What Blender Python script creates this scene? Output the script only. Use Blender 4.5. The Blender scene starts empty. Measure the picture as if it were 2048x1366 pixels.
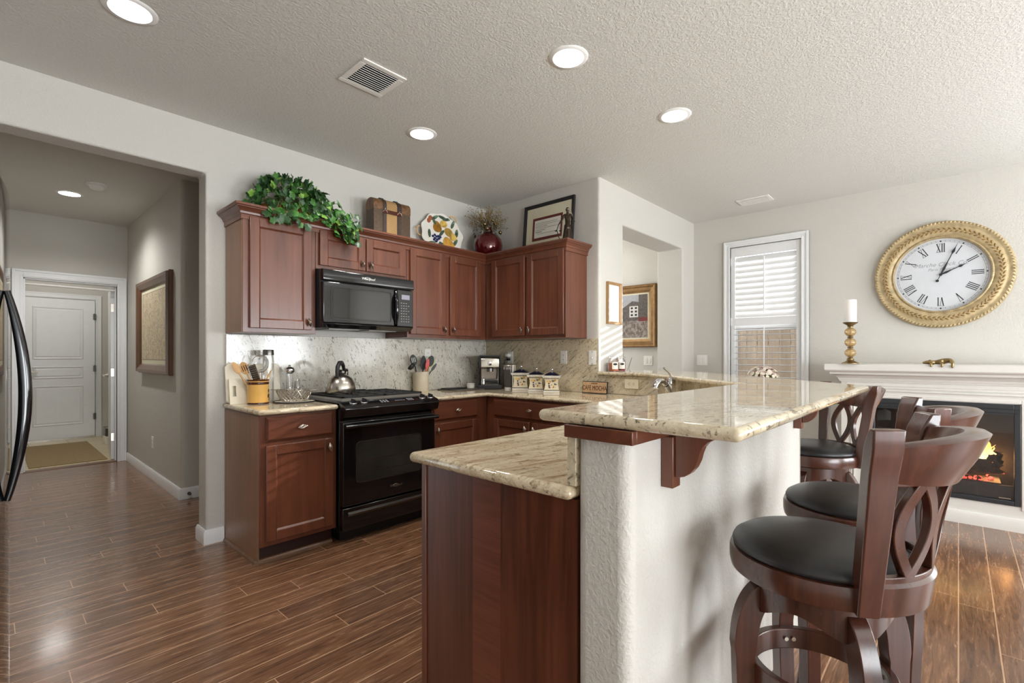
import bpy, bmesh, math, random
from mathutils import Vector, Matrix, noise
random.seed(7)
PI = math.pi
S = bpy.context.scene
COL = S.collection

# ---------------------------------------------------------------- camera
cd = bpy.data.cameras.new('camera')
cam = bpy.data.objects.new('camera', cd)
COL.objects.link(cam)
cam.location = (0, 0, 1.232)
cam.rotation_euler = (PI/2, 0, math.radians(42.63-90))
cd.sensor_width = 36
cd.lens = 36*970/2048
cd.shift_y = 28/2048
cd.clip_start = 0.02
S.camera = cam

# ---------------------------------------------------------------- exposure, sky, sun, daylight
S.view_settings.view_transform = 'Standard'
S.view_settings.look = 'None'
S.view_settings.gamma = 1
S.view_settings.use_curve_mapping = False
S.view_settings.exposure = 0.56
S.cycles.max_bounces = 10
S.cycles.diffuse_bounces = 5
S.cycles.glossy_bounces = 5
S.cycles.transmission_bounces = 8
S.cycles.transparent_max_bounces = 12
S.cycles.caustics_reflective = False
S.cycles.caustics_refractive = False
S.cycles.sample_clamp_indirect = 6
W = bpy.data.worlds.new('sky')
S.world = W
W.use_nodes = True
bg = W.node_tree.nodes['Background']
bg.inputs[0].default_value = (0.86, 0.93, 1.0, 1)
bg.inputs[1].default_value = 1.9

def lamp(name, kind, loc, energy, color=(1, 1, 1), direction=None, **kw):
    d = bpy.data.lights.new(name, kind)
    d.energy = energy
    d.color = color
    for k, v in kw.items():
        setattr(d, k, v)
    o = bpy.data.objects.new(name, d)
    COL.objects.link(o)
    o.location = loc
    if direction is not None:
        o.rotation_euler = Vector(direction).to_track_quat('-Z', 'Y').to_euler()
    return o

lamp('sun', 'SUN', (12, -3, 6), 10.0, (1.0, 0.95, 0.88), (-1, 0.35, -0.31), angle=math.radians(0.6))
DAY = (0.93, 0.97, 1.0)
def daylight(name, loc, direction, w, h, e):
    lamp(name, 'AREA', loc, e, DAY, direction, shape='RECTANGLE', size=w, size_y=h)
daylight('daylight_rear', (3.15, -3.5, 1.3), (0, 1, 0.9), 0.9, 1.5, 62)
daylight('daylight_rear', (4.35, -3.5, 1.3), (0, 1, 0.9), 0.9, 1.5, 62)
daylight('daylight_patio', (0.6, -3.5, 1.1), (0, 1, 1.0), 2.2, 2.0, 125)
daylight('daylight_side', (5.40, -1.9, 1.5), (-1, 0, 0.5), 1.4, 1.5, 24)
daylight('daylight_dining', (4.6, 4.9, 1.4), (0, -1, 0), 1.4, 1.4, 18)

# ---------------------------------------------------------------- helpers
class MB:
    def __init__(self):
        self.bm = bmesh.new()
        self.mi = 0
    def mark(self):
        self.bm.verts.ensure_lookup_table()
        return len(self.bm.verts)
    def xf(self, n0, M):
        self.bm.verts.ensure_lookup_table()
        for v in self.bm.verts[n0:]:
            v.co = M @ v.co
    def face(self, vs):
        try:
            f = self.bm.faces.new(vs)
            f.material_index = self.mi
            return f
        except ValueError:
            return None
    def box(self, a, b, M=None):
        x0, y0, z0 = a; x1, y1, z1 = b
        P = [(x0,y0,z0),(x1,y0,z0),(x1,y1,z0),(x0,y1,z0),(x0,y0,z1),(x1,y0,z1),(x1,y1,z1),(x0,y1,z1)]
        v = [self.bm.verts.new((M @ Vector(p)) if M else p) for p in P]
        for q in ((0,3,2,1),(4,5,6,7),(0,1,5,4),(1,2,6,5),(2,3,7,6),(3,0,4,7)):
            self.face([v[i] for i in q])
        return self
    def prism(self, poly, ax, a, b):
        def pt(p, t):
            if ax == 'z': return (p[0], p[1], t)
            if ax == 'y': return (p[0], t, p[1])
            return (t, p[0], p[1])
        lo = [self.bm.verts.new(pt(p, a)) for p in poly]
        hi = [self.bm.verts.new(pt(p, b)) for p in poly]
        n = len(poly)
        self.face(lo[::-1]); self.face(hi)
        for i in range(n):
            j = (i+1) % n
            self.face([lo[i], lo[j], hi[j], hi[i]])
        return self
    def rings(self, rings, closed=False, cap=True, wrap=True):
        R = [[self.bm.verts.new(p) for p in r] for r in rings]
        n = len(R[0])
        m = len(R)
        for i in range(m if closed else m-1):
            A, B = R[i], R[(i+1) % m]
            for k in range(n if wrap else n-1):
                l = (k+1) % n
                self.face([A[k], A[l], B[l], B[k]])
        if cap and not closed and wrap:
            self.face(R[0][::-1]); self.face(R[-1])
        return self
    def cyl(self, p0, p1, r0, r1=None, n=20):
        r1 = r0 if r1 is None else r1
        return self.tube([p0, p1], [r0, r1], n)
    def tube(self, pts, r, n=10, closed=False, flat=1.0):
        P = [Vector(p) for p in pts]
        m = len(P)
        if not isinstance(r, (list, tuple)): r = [r]*m
        rings = []
        up = None
        for i in range(m):
            if closed: t = P[(i+1) % m]-P[i-1]
            else: t = P[min(i+1, m-1)]-P[max(i-1, 0)]
            t.normalize()
            if up is None:
                up = Vector((0, 0, 1)) if abs(t.z) < 0.9 else Vector((1, 0, 0))
            s = t.cross(up)
            if s.length < 1e-6: s = t.orthogonal()
            s.normalize()
            up = s.cross(t).normalized()
            rings.append([P[i]+(s*math.cos(2*PI*k/n)+up*math.sin(2*PI*k/n)*flat)*r[i] for k in range(n)])
        return self.rings(rings, closed)
    def lathe(self, prof, c=(0, 0, 0), n=32, sx=1, sy=1):
        rings = [[(c[0]+max(r, 1e-5)*math.cos(2*PI*k/n)*sx, c[1]+max(r, 1e-5)*math.sin(2*PI*k/n)*sy, c[2]+z) for k in range(n)] for r, z in prof]
        return self.rings(rings, cap=True)
    def sph(self, c, r, n=12, s=(1, 1, 1)):
        prof = [(math.sin(PI*i/n), -math.cos(PI*i/n)) for i in range(n+1)]
        rings = [[(c[0]+max(q, 1e-4)*r*s[0]*math.cos(2*PI*k/(2*n)), c[1]+max(q, 1e-4)*r*s[1]*math.sin(2*PI*k/(2*n)), c[2]+z*r*s[2]) for k in range(2*n)] for q, z in prof]
        return self.rings(rings)
    def sweep(self, path, prof, closed=False):
        # path of (x, y); prof of (out, z): out is to the right of the walking direction
        P = [Vector(p) for p in path]
        m = len(P)
        rings = []
        for i in range(m):
            d0 = (P[i]-P[i-1]).normalized() if (i > 0 or closed) else None
            d1 = (P[(i+1) % m]-P[i]).normalized() if (i < m-1 or closed) else None
            if d0 is None: d0 = d1
            if d1 is None: d1 = d0
            n0 = Vector((d0.y, -d0.x)); n1 = Vector((d1.y, -d1.x))
            b = n0+n1
            b = b/ (b.dot(n0)) if b.length > 1e-6 else n0
            rings.append([(P[i].x+b.x*o, P[i].y+b.y*o, z) for o, z in prof])
        return self.rings(rings, closed)
    def ribbon(self, pts, w, t, wrap):
        # strip of width w through (s, z) points, thickness t, placed by wrap(s, z, depth)
        m = len(pts)
        rings = []
        for i in range(m):
            a = Vector(pts[max(i-1, 0)]); b = Vector(pts[min(i+1, m-1)])
            d = (b-a).normalized(); nn = Vector((-d.y, d.x))*w/2
            p = Vector(pts[i])
            l = p+nn; r = p-nn
            rings.append([wrap(l.x, l.y, -t/2), wrap(r.x, r.y, -t/2), wrap(r.x, r.y, t/2), wrap(l.x, l.y, t/2)])
        return self.rings(rings)
    def build(self, name, mat, parent=None, loc=None, rot=None, smooth=None, bevel=0, seg=2, sub=0):
        bmesh.ops.recalc_face_normals(self.bm, faces=self.bm.faces)
        me = bpy.data.meshes.new(name)
        self.bm.to_mesh(me)
        self.bm.free()
        for mm in (mat if isinstance(mat, (list, tuple)) else [mat]):
            me.materials.append(mm)
        if smooth is not None:
            for p in me.polygons: p.use_smooth = True
            me.set_sharp_from_angle(angle=math.radians(smooth))
        o = bpy.data.objects.new(name, me)
        COL.objects.link(o)
        if parent: o.parent = parent
        if loc is not None: o.location = loc
        if rot is not None: o.rotation_euler = rot
        if bevel:
            b = o.modifiers.new('bevel', 'BEVEL')
            b.width = bevel; b.segments = seg; b.limit_method = 'ANGLE'; b.angle_limit = math.radians(40)
            if smooth is None:
                for p in me.polygons: p.use_smooth = True
                me.set_sharp_from_angle(angle=math.radians(45))
                b.harden_normals = False
        if sub:
            s_ = o.modifiers.new('sub', 'SUBSURF'); s_.levels = sub; s_.render_levels = sub
        return o

def thing(name, label, cat, loc=(0, 0, 0), rz=0, group=None):
    o = bpy.data.objects.new(name, None)
    o.empty_display_size = 0.05
    COL.objects.link(o)
    o.location = loc
    o.rotation_euler = (0, 0, rz)
    return tag(o, label, cat, group)
def tag(o, label, cat, group=None):
    o['label'] = label; o['category'] = cat
    if group: o['group'] = group
    return o
def struct(o):
    o['kind'] = 'structure'
    return o
def dup(root, loc, rz=None, label=None, group=None):
    r = root.copy(); COL.objects.link(r); r.location = loc
    if rz is not None: r.rotation_euler = (0, 0, rz)
    if label: r['label'] = label
    if group: r['group'] = group
    for ch in list(root.children):
        c = ch.copy(); COL.objects.link(c); c.parent = r
        for g in list(ch.children):
            d = g.copy(); COL.objects.link(d); d.parent = c
    return r
def text_mesh(body, size, depth=0.0006, shear=0.0, align='CENTER'):
    cu = bpy.data.curves.new('lettering', 'FONT')
    cu.body = body; cu.size = size; cu.extrude = depth; cu.shear = shear
    cu.align_x = align; cu.align_y = 'CENTER'
    t = bpy.data.objects.new('lettering', cu)
    COL.objects.link(t)
    bpy.context.view_layer.update()
    me = bpy.data.meshes.new_from_object(t.evaluated_get(bpy.context.evaluated_depsgraph_get()))
    bpy.data.objects.remove(t); bpy.data.curves.remove(cu)
    return me
def lettering(name, body, size, mat, parent, loc, rot, depth=0.0006, shear=0.0, align='CENTER', sx=1.0):
    me = text_mesh(body, size, depth, shear, align)
    me.materials.clear(); me.materials.append(mat)
    if sx != 1.0:
        for v in me.vertices: v.co.x *= sx
    o = bpy.data.objects.new(name, me); COL.objects.link(o)
    o.parent = parent; o.location = loc; o.rotation_euler = rot
    return o

# ---------------------------------------------------------------- materials
def srgb(r, g, b):
    f = lambda c: c/12.92 if c <= 0.04045 else ((c+0.055)/1.055)**2.4
    return (f(r/255), f(g/255), f(b/255), 1)
class NT:
    def __init__(self, name):
        self.m = bpy.data.materials.new(name); self.m.use_nodes = True
        self.t = self.m.node_tree; self.b = self.t.nodes['Principled BSDF']
        self.co = None
    def n(self, ty, **kw):
        x = self.t.nodes.new(ty)
        for k, v in kw.items(): setattr(x, k, v)
        return x
    def l(self, a, b): self.t.links.new(a, b)
    def coord(self, scale=(1, 1, 1), rot=(0, 0, 0), src='Object'):
        if not self.co: self.co = self.n('ShaderNodeTexCoord')
        v = self.co.outputs[src]
        if any(rot):
            m0 = self.n('ShaderNodeMapping'); m0.inputs['Rotation'].default_value = rot; self.l(v, m0.inputs[0]); v = m0.outputs[0]
        mp = self.n('ShaderNodeMapping')
        mp.inputs['Scale'].default_value = scale
        self.l(v, mp.inputs[0])
        return mp.outputs[0]
    def noise(self, vec, scale, detail=3, rough=0.5, dist=0.0):
        x = self.n('ShaderNodeTexNoise'); self.l(vec, x.inputs['Vector'])
        x.inputs['Scale'].default_value = scale; x.inputs['Detail'].default_value = detail
        x.inputs['Roughness'].default_value = rough; x.inputs['Distortion'].default_value = dist
        return x.outputs[0]
    def ramp(self, fac, stops):
        x = self.n('ShaderNodeValToRGB'); self.l(fac, x.inputs[0])
        e = x.color_ramp.elements
        e[0].position, e[0].color = stops[0]; e[1].position, e[1].color = stops[-1]
        for p, c in stops[1:-1]:
            k = e.new(p); k.color = c
        return x.outputs[0]
    def mix(self, fac, a, b, mode='MIX'):
        x = self.n('ShaderNodeMix', data_type='RGBA', blend_type=mode)
        for i, v in ((0, fac), (6, a), (7, b)):
            if isinstance(v, (int, float, tuple)): x.inputs[i].default_value = v
            else: self.l(v, x.inputs[i])
        return x.outputs[2]
    def math(self, op, a, b=0.0, c=0.0):
        x = self.n('ShaderNodeMath', operation=op)
        for i, v in enumerate((a, b, c)):
            if isinstance(v, (int, float)): x.inputs[i].default_value = v
            else: self.l(v, x.inputs[i])
        return x.outputs[0]
    def bump(self, h, strength, dist=0.01):
        x = self.n('ShaderNodeBump'); self.l(h, x.inputs['Height'])
        x.inputs['Strength'].default_value = strength; x.inputs['Distance'].default_value = dist
        self.l(x.outputs[0], self.b.inputs['Normal'])
    def set(self, **kw):
        for k, v in kw.items():
            i = self.b.inputs[k.replace('_', ' ')]
            if isinstance(v, (int, float, tuple)): i.default_value = v
            else: self.l(v, i)
        return self.m
W4 = (1, 1, 1, 1); K4 = (0, 0, 0, 1)
def plain(name, col, rough=0.5, metal=0.0, coat=0.0, var=0.06, scale=14, **kw):
    t = NT(name)
    c = tuple(col)
    f = t.noise(t.coord(), scale, 2)
    dark = (c[0]*(1-var), c[1]*(1-var), c[2]*(1-var), 1); lite = (min(1, c[0]*(1+var)), min(1, c[1]*(1+var)), min(1, c[2]*(1+var)), 1)
    col_ = t.ramp(f, [(0.3, dark), (0.7, lite)])
    t.set(Base_Color=col_, Roughness=rough, Metallic=metal, Coat_Weight=coat, **kw)
    return t.m
def paint(name, col, bump=0.25, rough=0.6, sc=90):
    t = NT(name)
    v = t.coord()
    h = t.noise(v, sc, 2, 0.5, 0.4)
    h2 = t.ramp(h, [(0.42, K4), (0.62, W4)])
    t.bump(h2, bump, 0.004)
    return t.set(Base_Color=col, Roughness=rough)
def wood(name, c1, c2, rough=0.35, coat=0.3, axis=2, fine=1.0, contrast=(0.3, 0.7), bump=0.05):
    t = NT(name)
    sc = [14*fine]*3; sc[axis] = 0.9*fine
    v = t.coord(tuple(sc))
    g = t.noise(v, 2.2, 5, 0.6, 0.9)
    sc2 = [60*fine]*3; sc2[axis] = 1.5*fine
    g2 = t.noise(t.coord(tuple(sc2)), 2.0, 3)
    cl = t.noise(t.coord((1.6, 1.6, 1.6)), 1.3, 2)
    c = t.ramp(g, [(contrast[0], c1), (contrast[1], c2)])
    c = t.mix(t.ramp(g2, [(0.45, K4), (0.75, (0.35, 0.35, 0.35, 1))]), c, tuple(x*0.55 for x in c1[:3])+(1,))
    c = t.mix(t.ramp(cl, [(0.35, K4), (0.7, (0.3, 0.3, 0.3, 1))]), c, tuple(min(1, x*1.5) for x in c2[:3])+(1,))
    t.bump(g2, bump, 0.003)
    return t.set(Base_Color=c, Roughness=rough, Coat_Weight=coat, Coat_Roughness=0.22)
def granite(name, base, lite, vein, rust, stretch=(1.2, 9, 9), rot=(0, 0, 0), amount=0.5, rough=0.06, speck=0.5):
    t = NT(name)
    v = t.coord(stretch, rot)
    a = t.noise(v, 1.5, 6, 0.62, 0.8)
    c = t.ramp(a, [(0.34, base), (0.52, lite), (0.68, base)])
    s1 = t.noise(t.coord(stretch, rot), 3.6, 5, 0.7, 0.6)
    c = t.mix(t.ramp(s1, [(0.53, K4), (0.66, (amount,)*3+(1,))]), c, rust)
    s2 = t.noise(t.coord(tuple(x*1.7 for x in stretch), rot), 5.0, 4, 0.6, 0.3)
    c = t.mix(t.ramp(s2, [(0.60, K4), (0.66, (speck,)*3+(1,))]), c, vein)
    s3 = t.noise(t.coord((1, 1, 1)), 55, 3, 0.6)
    c = t.mix(t.ramp(s3, [(0.60, K4), (0.68, (speck*0.9,)*3+(1,))]), c, vein)
    s4 = t.noise(t.coord((1, 1, 1)), 140, 2)
    c = t.mix(t.ramp(s4, [(0.4, K4), (0.75, (0.35,)*3+(1,))]), c, tuple(x*0.72 for x in base[:3])+(1,))
    s5 = t.noise(t.coord((1, 1, 1)), 16, 5, 0.72, 0.4)
    c = t.mix(t.ramp(s5, [(0.60, K4), (0.68, (speck*0.9,)*3+(1,))]), c, tuple((x+y)/2 for x, y in zip(vein[:3], rust[:3]))+(1,))
    return t.set(Base_Color=c, Roughness=rough, Specular_IOR_Level=0.6)
def emit(name, col, s):
    t = NT(name)
    f = t.noise(t.coord(), 3, 1)
    t.set(Base_Color=col, Emission_Color=t.ramp(f, [(0, col), (1, tuple(min(1, x*1.02) for x in col[:3])+(1,))]), Emission_Strength=s)
    return t.m
def glass(name, tint=(1, 1, 1, 1), rough=0.0, mirror=0.12, opacity=0.08, body=None):
    # thin clear pane or thin-walled vessel: mostly transparent with a fresnel sheen
    t = NT(name)
    tr = t.n('ShaderNodeBsdfTransparent'); tr.inputs[0].default_value = tint
    gl = t.n('ShaderNodeBsdfGlossy'); gl.inputs['Roughness'].default_value = rough
    fr = t.n('ShaderNodeLayerWeight'); fr.inputs[0].default_value = 0.35
    mx = t.n('ShaderNodeMixShader')
    f = t.math('MULTIPLY_ADD', fr.outputs['Fresnel'], 0.7, mirror*0.3)
    t.l(f, mx.inputs[0]); t.l(tr.outputs[0], mx.inputs[1]); t.l(gl.outputs[0], mx.inputs[2])
    out = mx.outputs[0]
    if body:
        df = t.n('ShaderNodeBsdfDiffuse'); df.inputs[0].default_value = body
        m2 = t.n('ShaderNodeMixShader'); m2.inputs[0].default_value = opacity
        t.l(out, m2.inputs[1]); t.l(df.outputs[0], m2.inputs[2]); out = m2.outputs[0]
    t.l(out, t.t.nodes['Material Output'].inputs[0])
    return t.m
def floor_mat():
    t = NT('plank_floor')
    sep = t.n('ShaderNodeSeparateXYZ')
    co = t.n('ShaderNodeTexCoord'); t.co = co
    t.l(co.outputs['Object'], sep.inputs[0])
    X, Y = sep.outputs[0], sep.outputs[1]
    PW, PL = 0.128, 1.15
    row_f = t.math('DIVIDE', Y, PW); row = t.math('FLOOR', row_f)
    wn = t.n('ShaderNodeTexWhiteNoise', noise_dimensions='1D'); t.l(row, wn.inputs['W'])
    xs = t.math('ADD', t.math('DIVIDE', X, PL), t.math('MULTIPLY', wn.outputs['Value'], 7.0))
    colm = t.math('FLOOR', xs)
    cmb = t.n('ShaderNodeCombineXYZ'); t.l(row, cmb.inputs[0]); t.l(colm, cmb.inputs[1])
    w2 = t.n('ShaderNodeTexWhiteNoise', noise_dimensions='3D'); t.l(cmb.outputs[0], w2.inputs['Vector'])
    # grain, shifted per board
    add = t.n('ShaderNodeVectorMath', operation='MULTIPLY_ADD')
    t.l(w2.outputs['Color'], add.inputs[0]); add.inputs[1].default_value = (9, 9, 9); t.l(co.outputs['Object'], add.inputs[2])
    mp = t.n('ShaderNodeMapping'); mp.inputs['Scale'].default_value = (1.3, 17, 17); t.l(add.outputs[0], mp.inputs[0])
    g = t.noise(mp.outputs[0], 2.6, 6, 0.66, 1.3)
    mp2 = t.n('ShaderNodeMapping'); mp2.inputs['Scale'].default_value = (5, 90, 90); t.l(add.outputs[0], mp2.inputs[0])
    g2 = t.noise(mp2.outputs[0], 1.6, 3)
    c = t.ramp(g, [(0.28, srgb(78, 52, 37)), (0.5, srgb(124, 88, 63)), (0.75, srgb(164, 122, 91))])
    c = t.mix(t.ramp(g2, [(0.5, K4), (0.72, (0.55, 0.55, 0.55, 1))]), c, srgb(82, 50, 33))
    tone = t.ramp(w2.outputs['Value'], [(0, (0.82, 0.82, 0.82, 1)), (1, (1.15, 1.13, 1.1, 1))])
    c = t.mix(1.0, c, tone, 'MULTIPLY')
    fy = t.math('FRACT', row_f); fx = t.math('FRACT', xs)
    ey = t.math('MINIMUM', fy, t.math('SUBTRACT', 1.0, fy)); ex = t.math('MINIMUM', fx, t.math('SUBTRACT', 1.0, fx))
    gy = t.math('LESS_THAN', ey, 0.019); gx = t.math('LESS_THAN', ex, 0.0014)
    gap = t.math('MAXIMUM', gy, gx)
    c = t.mix(gap, c, srgb(200, 160, 126))  # glints of the board bevels painted in as pale seam lines
    dm = t.noise(t.coord((1.2, 7, 1)), 5.0, 3)
    bx = t.math('MULTIPLY_ADD', gap, 0.0, t.math('ADD', dm, t.math('MULTIPLY', g2, 0.25)))
    t.bump(bx, 0.16, 0.006)
    r = t.ramp(g, [(0.3, (0.2, 0.2, 0.2, 1)), (0.7, (0.3, 0.3, 0.3, 1))])
    return t.set(Base_Color=c, Roughness=r, Coat_Weight=0.35, Coat_Roughness=0.12)
def tile_mat():
    t = NT('laundry_tile')
    b = t.n('ShaderNodeTexBrick'); t.l(t.coord((1, 1, 1)), b.inputs[0])
    b.offset = 0; b.inputs['Scale'].default_value = 1.0; b.inputs['Brick Width'].default_value = 0.4; b.inputs['Row Height'].default_value = 0.4
    b.inputs['Mortar Size'].default_value = 0.006
    b.inputs['Color1'].default_value = srgb(214, 200, 168); b.inputs['Color2'].default_value = srgb(204, 190, 158); b.inputs['Mortar'].default_value = srgb(165, 150, 125)
    return t.set(Base_Color=b.outputs[0], Roughness=0.4)
M = {}
M['wall'] = paint('wall_paint', srgb(203, 200, 193), 0.24, 0.55, 85)
M['wall_dk'] = paint('hall_paint', srgb(198, 195, 187), 0.2, 0.6, 85)
M['ceiling'] = paint('ceiling_paint', srgb(214, 213, 208), 0.3, 0.7, 80)  # same paint as the walls, lightened to stand in for light up there
M['trim'] = plain('white_trim', srgb(232, 233, 234), 0.32, var=0.015)
M['trimw'] = plain('warm_white_trim', srgb(226, 224, 219), 0.35, var=0.015)
M['floor'] = floor_mat()
M['tile'] = tile_mat()
CH1, CH2 = srgb(80, 42, 27), srgb(110, 63, 43)
M['cherry'] = wood('cherry_cabinet', CH1, CH2, 0.32, 0.35, 2, 0.5)
M['cherry_x'] = wood('cherry_rail', CH1, CH2, 0.32, 0.35, 0, 0.5)
M['cherry_panel'] = wood('cherry_end_panel', srgb(64, 32, 20), srgb(100, 54, 36), 0.3, 0.35, 2, 0.7, (0.35, 0.65))
M['cherry_fig'] = wood('cherry_figured_board', srgb(92, 48, 32), srgb(118, 66, 48), 0.3, 0.35, 1, 0.9, (0.25, 0.75))
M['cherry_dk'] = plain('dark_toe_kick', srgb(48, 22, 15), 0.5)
M['shoe'] = wood('shoe_molding', srgb(88, 58, 40), srgb(126, 92, 66), 0.35, 0.2, 0, 0.6)
M['stool'] = wood('stool_wood', srgb(50, 26, 18), srgb(84, 46, 33), 0.26, 0.5, 2, 0.8)
M['leather'] = plain('black_leather', srgb(34, 34, 36), 0.36, var=0.12, scale=60)
M['gr_ct'] = granite('granite_counter', srgb(196, 178, 146), srgb(224, 210, 182), srgb(92, 74, 58), srgb(146, 116, 86), (1.1, 8, 8), (0, 0, 0.2), 0.85, 0.06, 0.7)
M['gr_bar'] = granite('granite_bar', srgb(200, 186, 158), srgb(222, 210, 184), srgb(84, 68, 54), srgb(158, 132, 102), (1.6, 8, 8), (0, 0, 0.1), 0.5, 0.035, 0.85)
M['gr_A'] = granite('granite_splash_range', srgb(206, 202, 190), srgb(222, 219, 208), srgb(74, 66, 58), srgb(186, 172, 150), (8, 8, 2.6), (0, 0.3, 0), 0.3, 0.13, 0.85)
M['gr_B'] = granite('granite_splash_side', srgb(196, 182, 154), srgb(214, 202, 176), srgb(78, 64, 52), srgb(150, 124, 96), (9, 1.6, 10), (0.6, 0, 0), 0.6, 0.12, 0.75)
M['black'] = plain('black_enamel', srgb(16, 16, 18), 0.09, var=0.05, coat=0.4)
M['black_m'] = plain('black_matte', srgb(24, 24, 26), 0.5, var=0.08)
M['iron'] = plain('cast_iron', srgb(30, 29, 28), 0.6, var=0.15)
M['steel'] = plain('brushed_steel', srgb(190, 184, 174), 0.24, 1.0, var=0.06, scale=40)
M['steel_dk'] = plain('grey_steel', srgb(120, 118, 114), 0.3, 1.0)
M['chrome'] = plain('chrome', srgb(225, 226, 228), 0.06, 1.0, var=0.02)
M['pewter'] = plain('pewter', srgb(186, 176, 164), 0.3, 1.0)
M['bronze_pull'] = plain('dark_bronze_pull', srgb(112, 96, 86), 0.35, 1.0)
M['gold'] = plain('antique_gold', srgb(184, 164, 126), 0.45, 0.4, var=0.22, scale=22)
M['gold_f'] = plain('gilt_frame', srgb(136, 104, 64), 0.42, 0.5, var=0.2, scale=18)
M['brass'] = plain('aged_brass', srgb(146, 126, 88), 0.34, 1.0, var=0.15)
M['bronze'] = plain('dark_bronze', srgb(62, 52, 44), 0.32, 0.85, var=0.2)
M['white'] = plain('white_plastic', srgb(236, 235, 230), 0.35, var=0.01)
M['ivory'] = plain('ivory_plastic', srgb(226, 214, 188), 0.4, var=0.02)
M['cream'] = plain('cream_board', srgb(236, 228, 208), 0.45, var=0.02)
M['wax'] = plain('white_wax', srgb(240, 238, 234), 0.5, var=0.01, Subsurface_Weight=0.15)
M['ceramic'] = plain('white_ceramic', srgb(234, 230, 220), 0.18, var=0.02)
M['ceramic_cr'] = plain('cream_ceramic', srgb(228, 216, 186), 0.18, var=0.03)
M['navy'] = plain('navy_glaze', srgb(30, 30, 46), 0.15, var=0.1)
M['ochre'] = plain('ochre_glaze', srgb(228, 178, 98), 0.18, var=0.1, scale=9)
M['brown_glaze'] = plain('brown_glaze', srgb(72, 34, 20), 0.15)
M['stone'] = plain('stoneware', srgb(206, 194, 172), 0.55, var=0.08, scale=9)
M['slate'] = plain('slate_board', srgb(86, 78, 68), 0.5, var=0.12)
M['lwood'] = wood('pale_wood', srgb(196, 150, 100), srgb(222, 180, 128), 0.5, 0.0, 2, 1.0)
M['walnut'] = wood('walnut_frame', srgb(70, 44, 26), srgb(112, 74, 44), 0.35, 0.3, 2, 1.0)
M['oak'] = wood('light_oak_frame', srgb(150, 116, 76), srgb(176, 140, 98), 0.4, 0.1, 2, 1.0)
M['redp'] = plain('red_silicone', srgb(196, 34, 28), 0.35)
M['orangep'] = plain('orange_silicone', srgb(226, 120, 36), 0.4)
M['greenp'] = plain('green_silicone', srgb(150, 190, 50), 0.4)
M['greyp'] = plain('grey_silicone', srgb(84, 82, 80), 0.45)
M['ink'] = plain('ink', srgb(34, 34, 38), 0.6, var=0.02)
M['ink_lt'] = plain('grey_ink', srgb(150, 152, 156), 0.6, var=0.02)
M['paper'] = plain('paper', srgb(226, 224, 214), 0.7, var=0.015)
M['mat_cr'] = plain('cream_mat', srgb(216, 210, 184), 0.8, var=0.015)
M['mat_red'] = plain('burgundy_mat', srgb(104, 46, 40), 0.8, var=0.04)
M['lens'] = emit('lamp_lens', (1, 0.97, 0.92, 1), 14)
M['canwhite'] = plain('white_reflector', srgb(240, 240, 238), 0.4, var=0.01)
M['glass'] = glass('clear_glass')
M['pane'] = glass('window_pane', mirror=0.05)
M['amber'] = glass('amber_glass', (1.0, 0.9, 0.72, 1), 0.05, 0.3, 0.38, srgb(208, 172, 112))
M['maroon'] = plain('maroon_lacquer', srgb(96, 8, 16), 0.12, 0.35, coat=0.8, var=0.35, scale=5)
M['rug'] = plain('tan_mat', srgb(150, 128, 92), 0.95, var=0.25, scale=120)
# ================================================================ setting
def sbox(name, a, b, mat, bevel=0.0, seg=3):
    m = MB(); m.box(a, b)
    return struct(m.build(name, mat, bevel=bevel, seg=seg))
struct(MB().box((-3, -3.75, -0.06), (5.9, 7.25, 0)).build('floor', M['floor']))
struct(MB().box((-0.6, 7.25, -0.06), (2.0, 9.9, 0)).build('floor_laundry', M['tile']))
sbox('trim_1', (0.27, 7.2, 0), (1.04, 7.3, 0.008), M['shoe'])

LIGHTS = [(0.43, 2.665), (2.016, 2.69), (2.003, 1.455), (2.94, 1.315), (0.533, 6.10)]
def ceiling():
    c = MB().box((-3, -3.75, 2.743), (5.9, 9.9, 2.88)).build('ceiling', M['ceiling'])
    cut = MB()
    for x, y in LIGHTS: cut.cyl((x, y, 2.70), (x, y, 2.835), 0.079, n=40)
    k = cut.build('can_cut', M['ceiling'])
    b = c.modifiers.new('cut', 'BOOLEAN'); b.operation = 'DIFFERENCE'; b.object = k; b.solver = 'EXACT'
    bpy.context.view_layer.update()
    me = bpy.data.meshes.new_from_object(c.evaluated_get(bpy.context.evaluated_depsgraph_get()))
    c.modifiers.clear(); c.data = me
    bpy.data.objects.remove(k)
    struct(c)
ceiling()

def wpoly(name, poly, ax, a, b, mat, bevel=0.016, seg=4):
    return struct(MB().prism(poly, ax, a, b).build(name, mat, bevel=bevel, seg=seg))
ZT = 2.80
wpoly('wall_kitchen', [(0.975, -0.05), (3.66, -0.05), (3.66, ZT), (-1.35, ZT), (-1.35, 2.425), (0.975, 2.425)], 'y', 3.61, 3.775, M['wall'])
sbox('wall_side', (3.5194, 2.262, -0.05), (3.68, 5.0, ZT), M['wall'])
wpoly('wall_pass', [(3.52, -0.05), (3.92, -0.05), (3.92, 2.413), (5.21, 2.413), (5.21, -0.05), (5.6, -0.05), (5.6, ZT), (3.52, ZT)], 'y', 2.235, 2.54, M['wall'], 0.02)
m = MB()
for a, b in (((5.51, -3.75, -0.05), (5.66, 1.15, ZT)), ((5.51, 1.83, -0.05), (5.66, 5.15, ZT)), ((5.51, 1.15, -0.05), (5.66, 1.83, 0.80)), ((5.51, 1.15, 2.40), (5.66, 1.83, ZT))):
    m.box(a, b)
struct(m.build('wall_fireplace', M['wall']))
m = MB()
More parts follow.
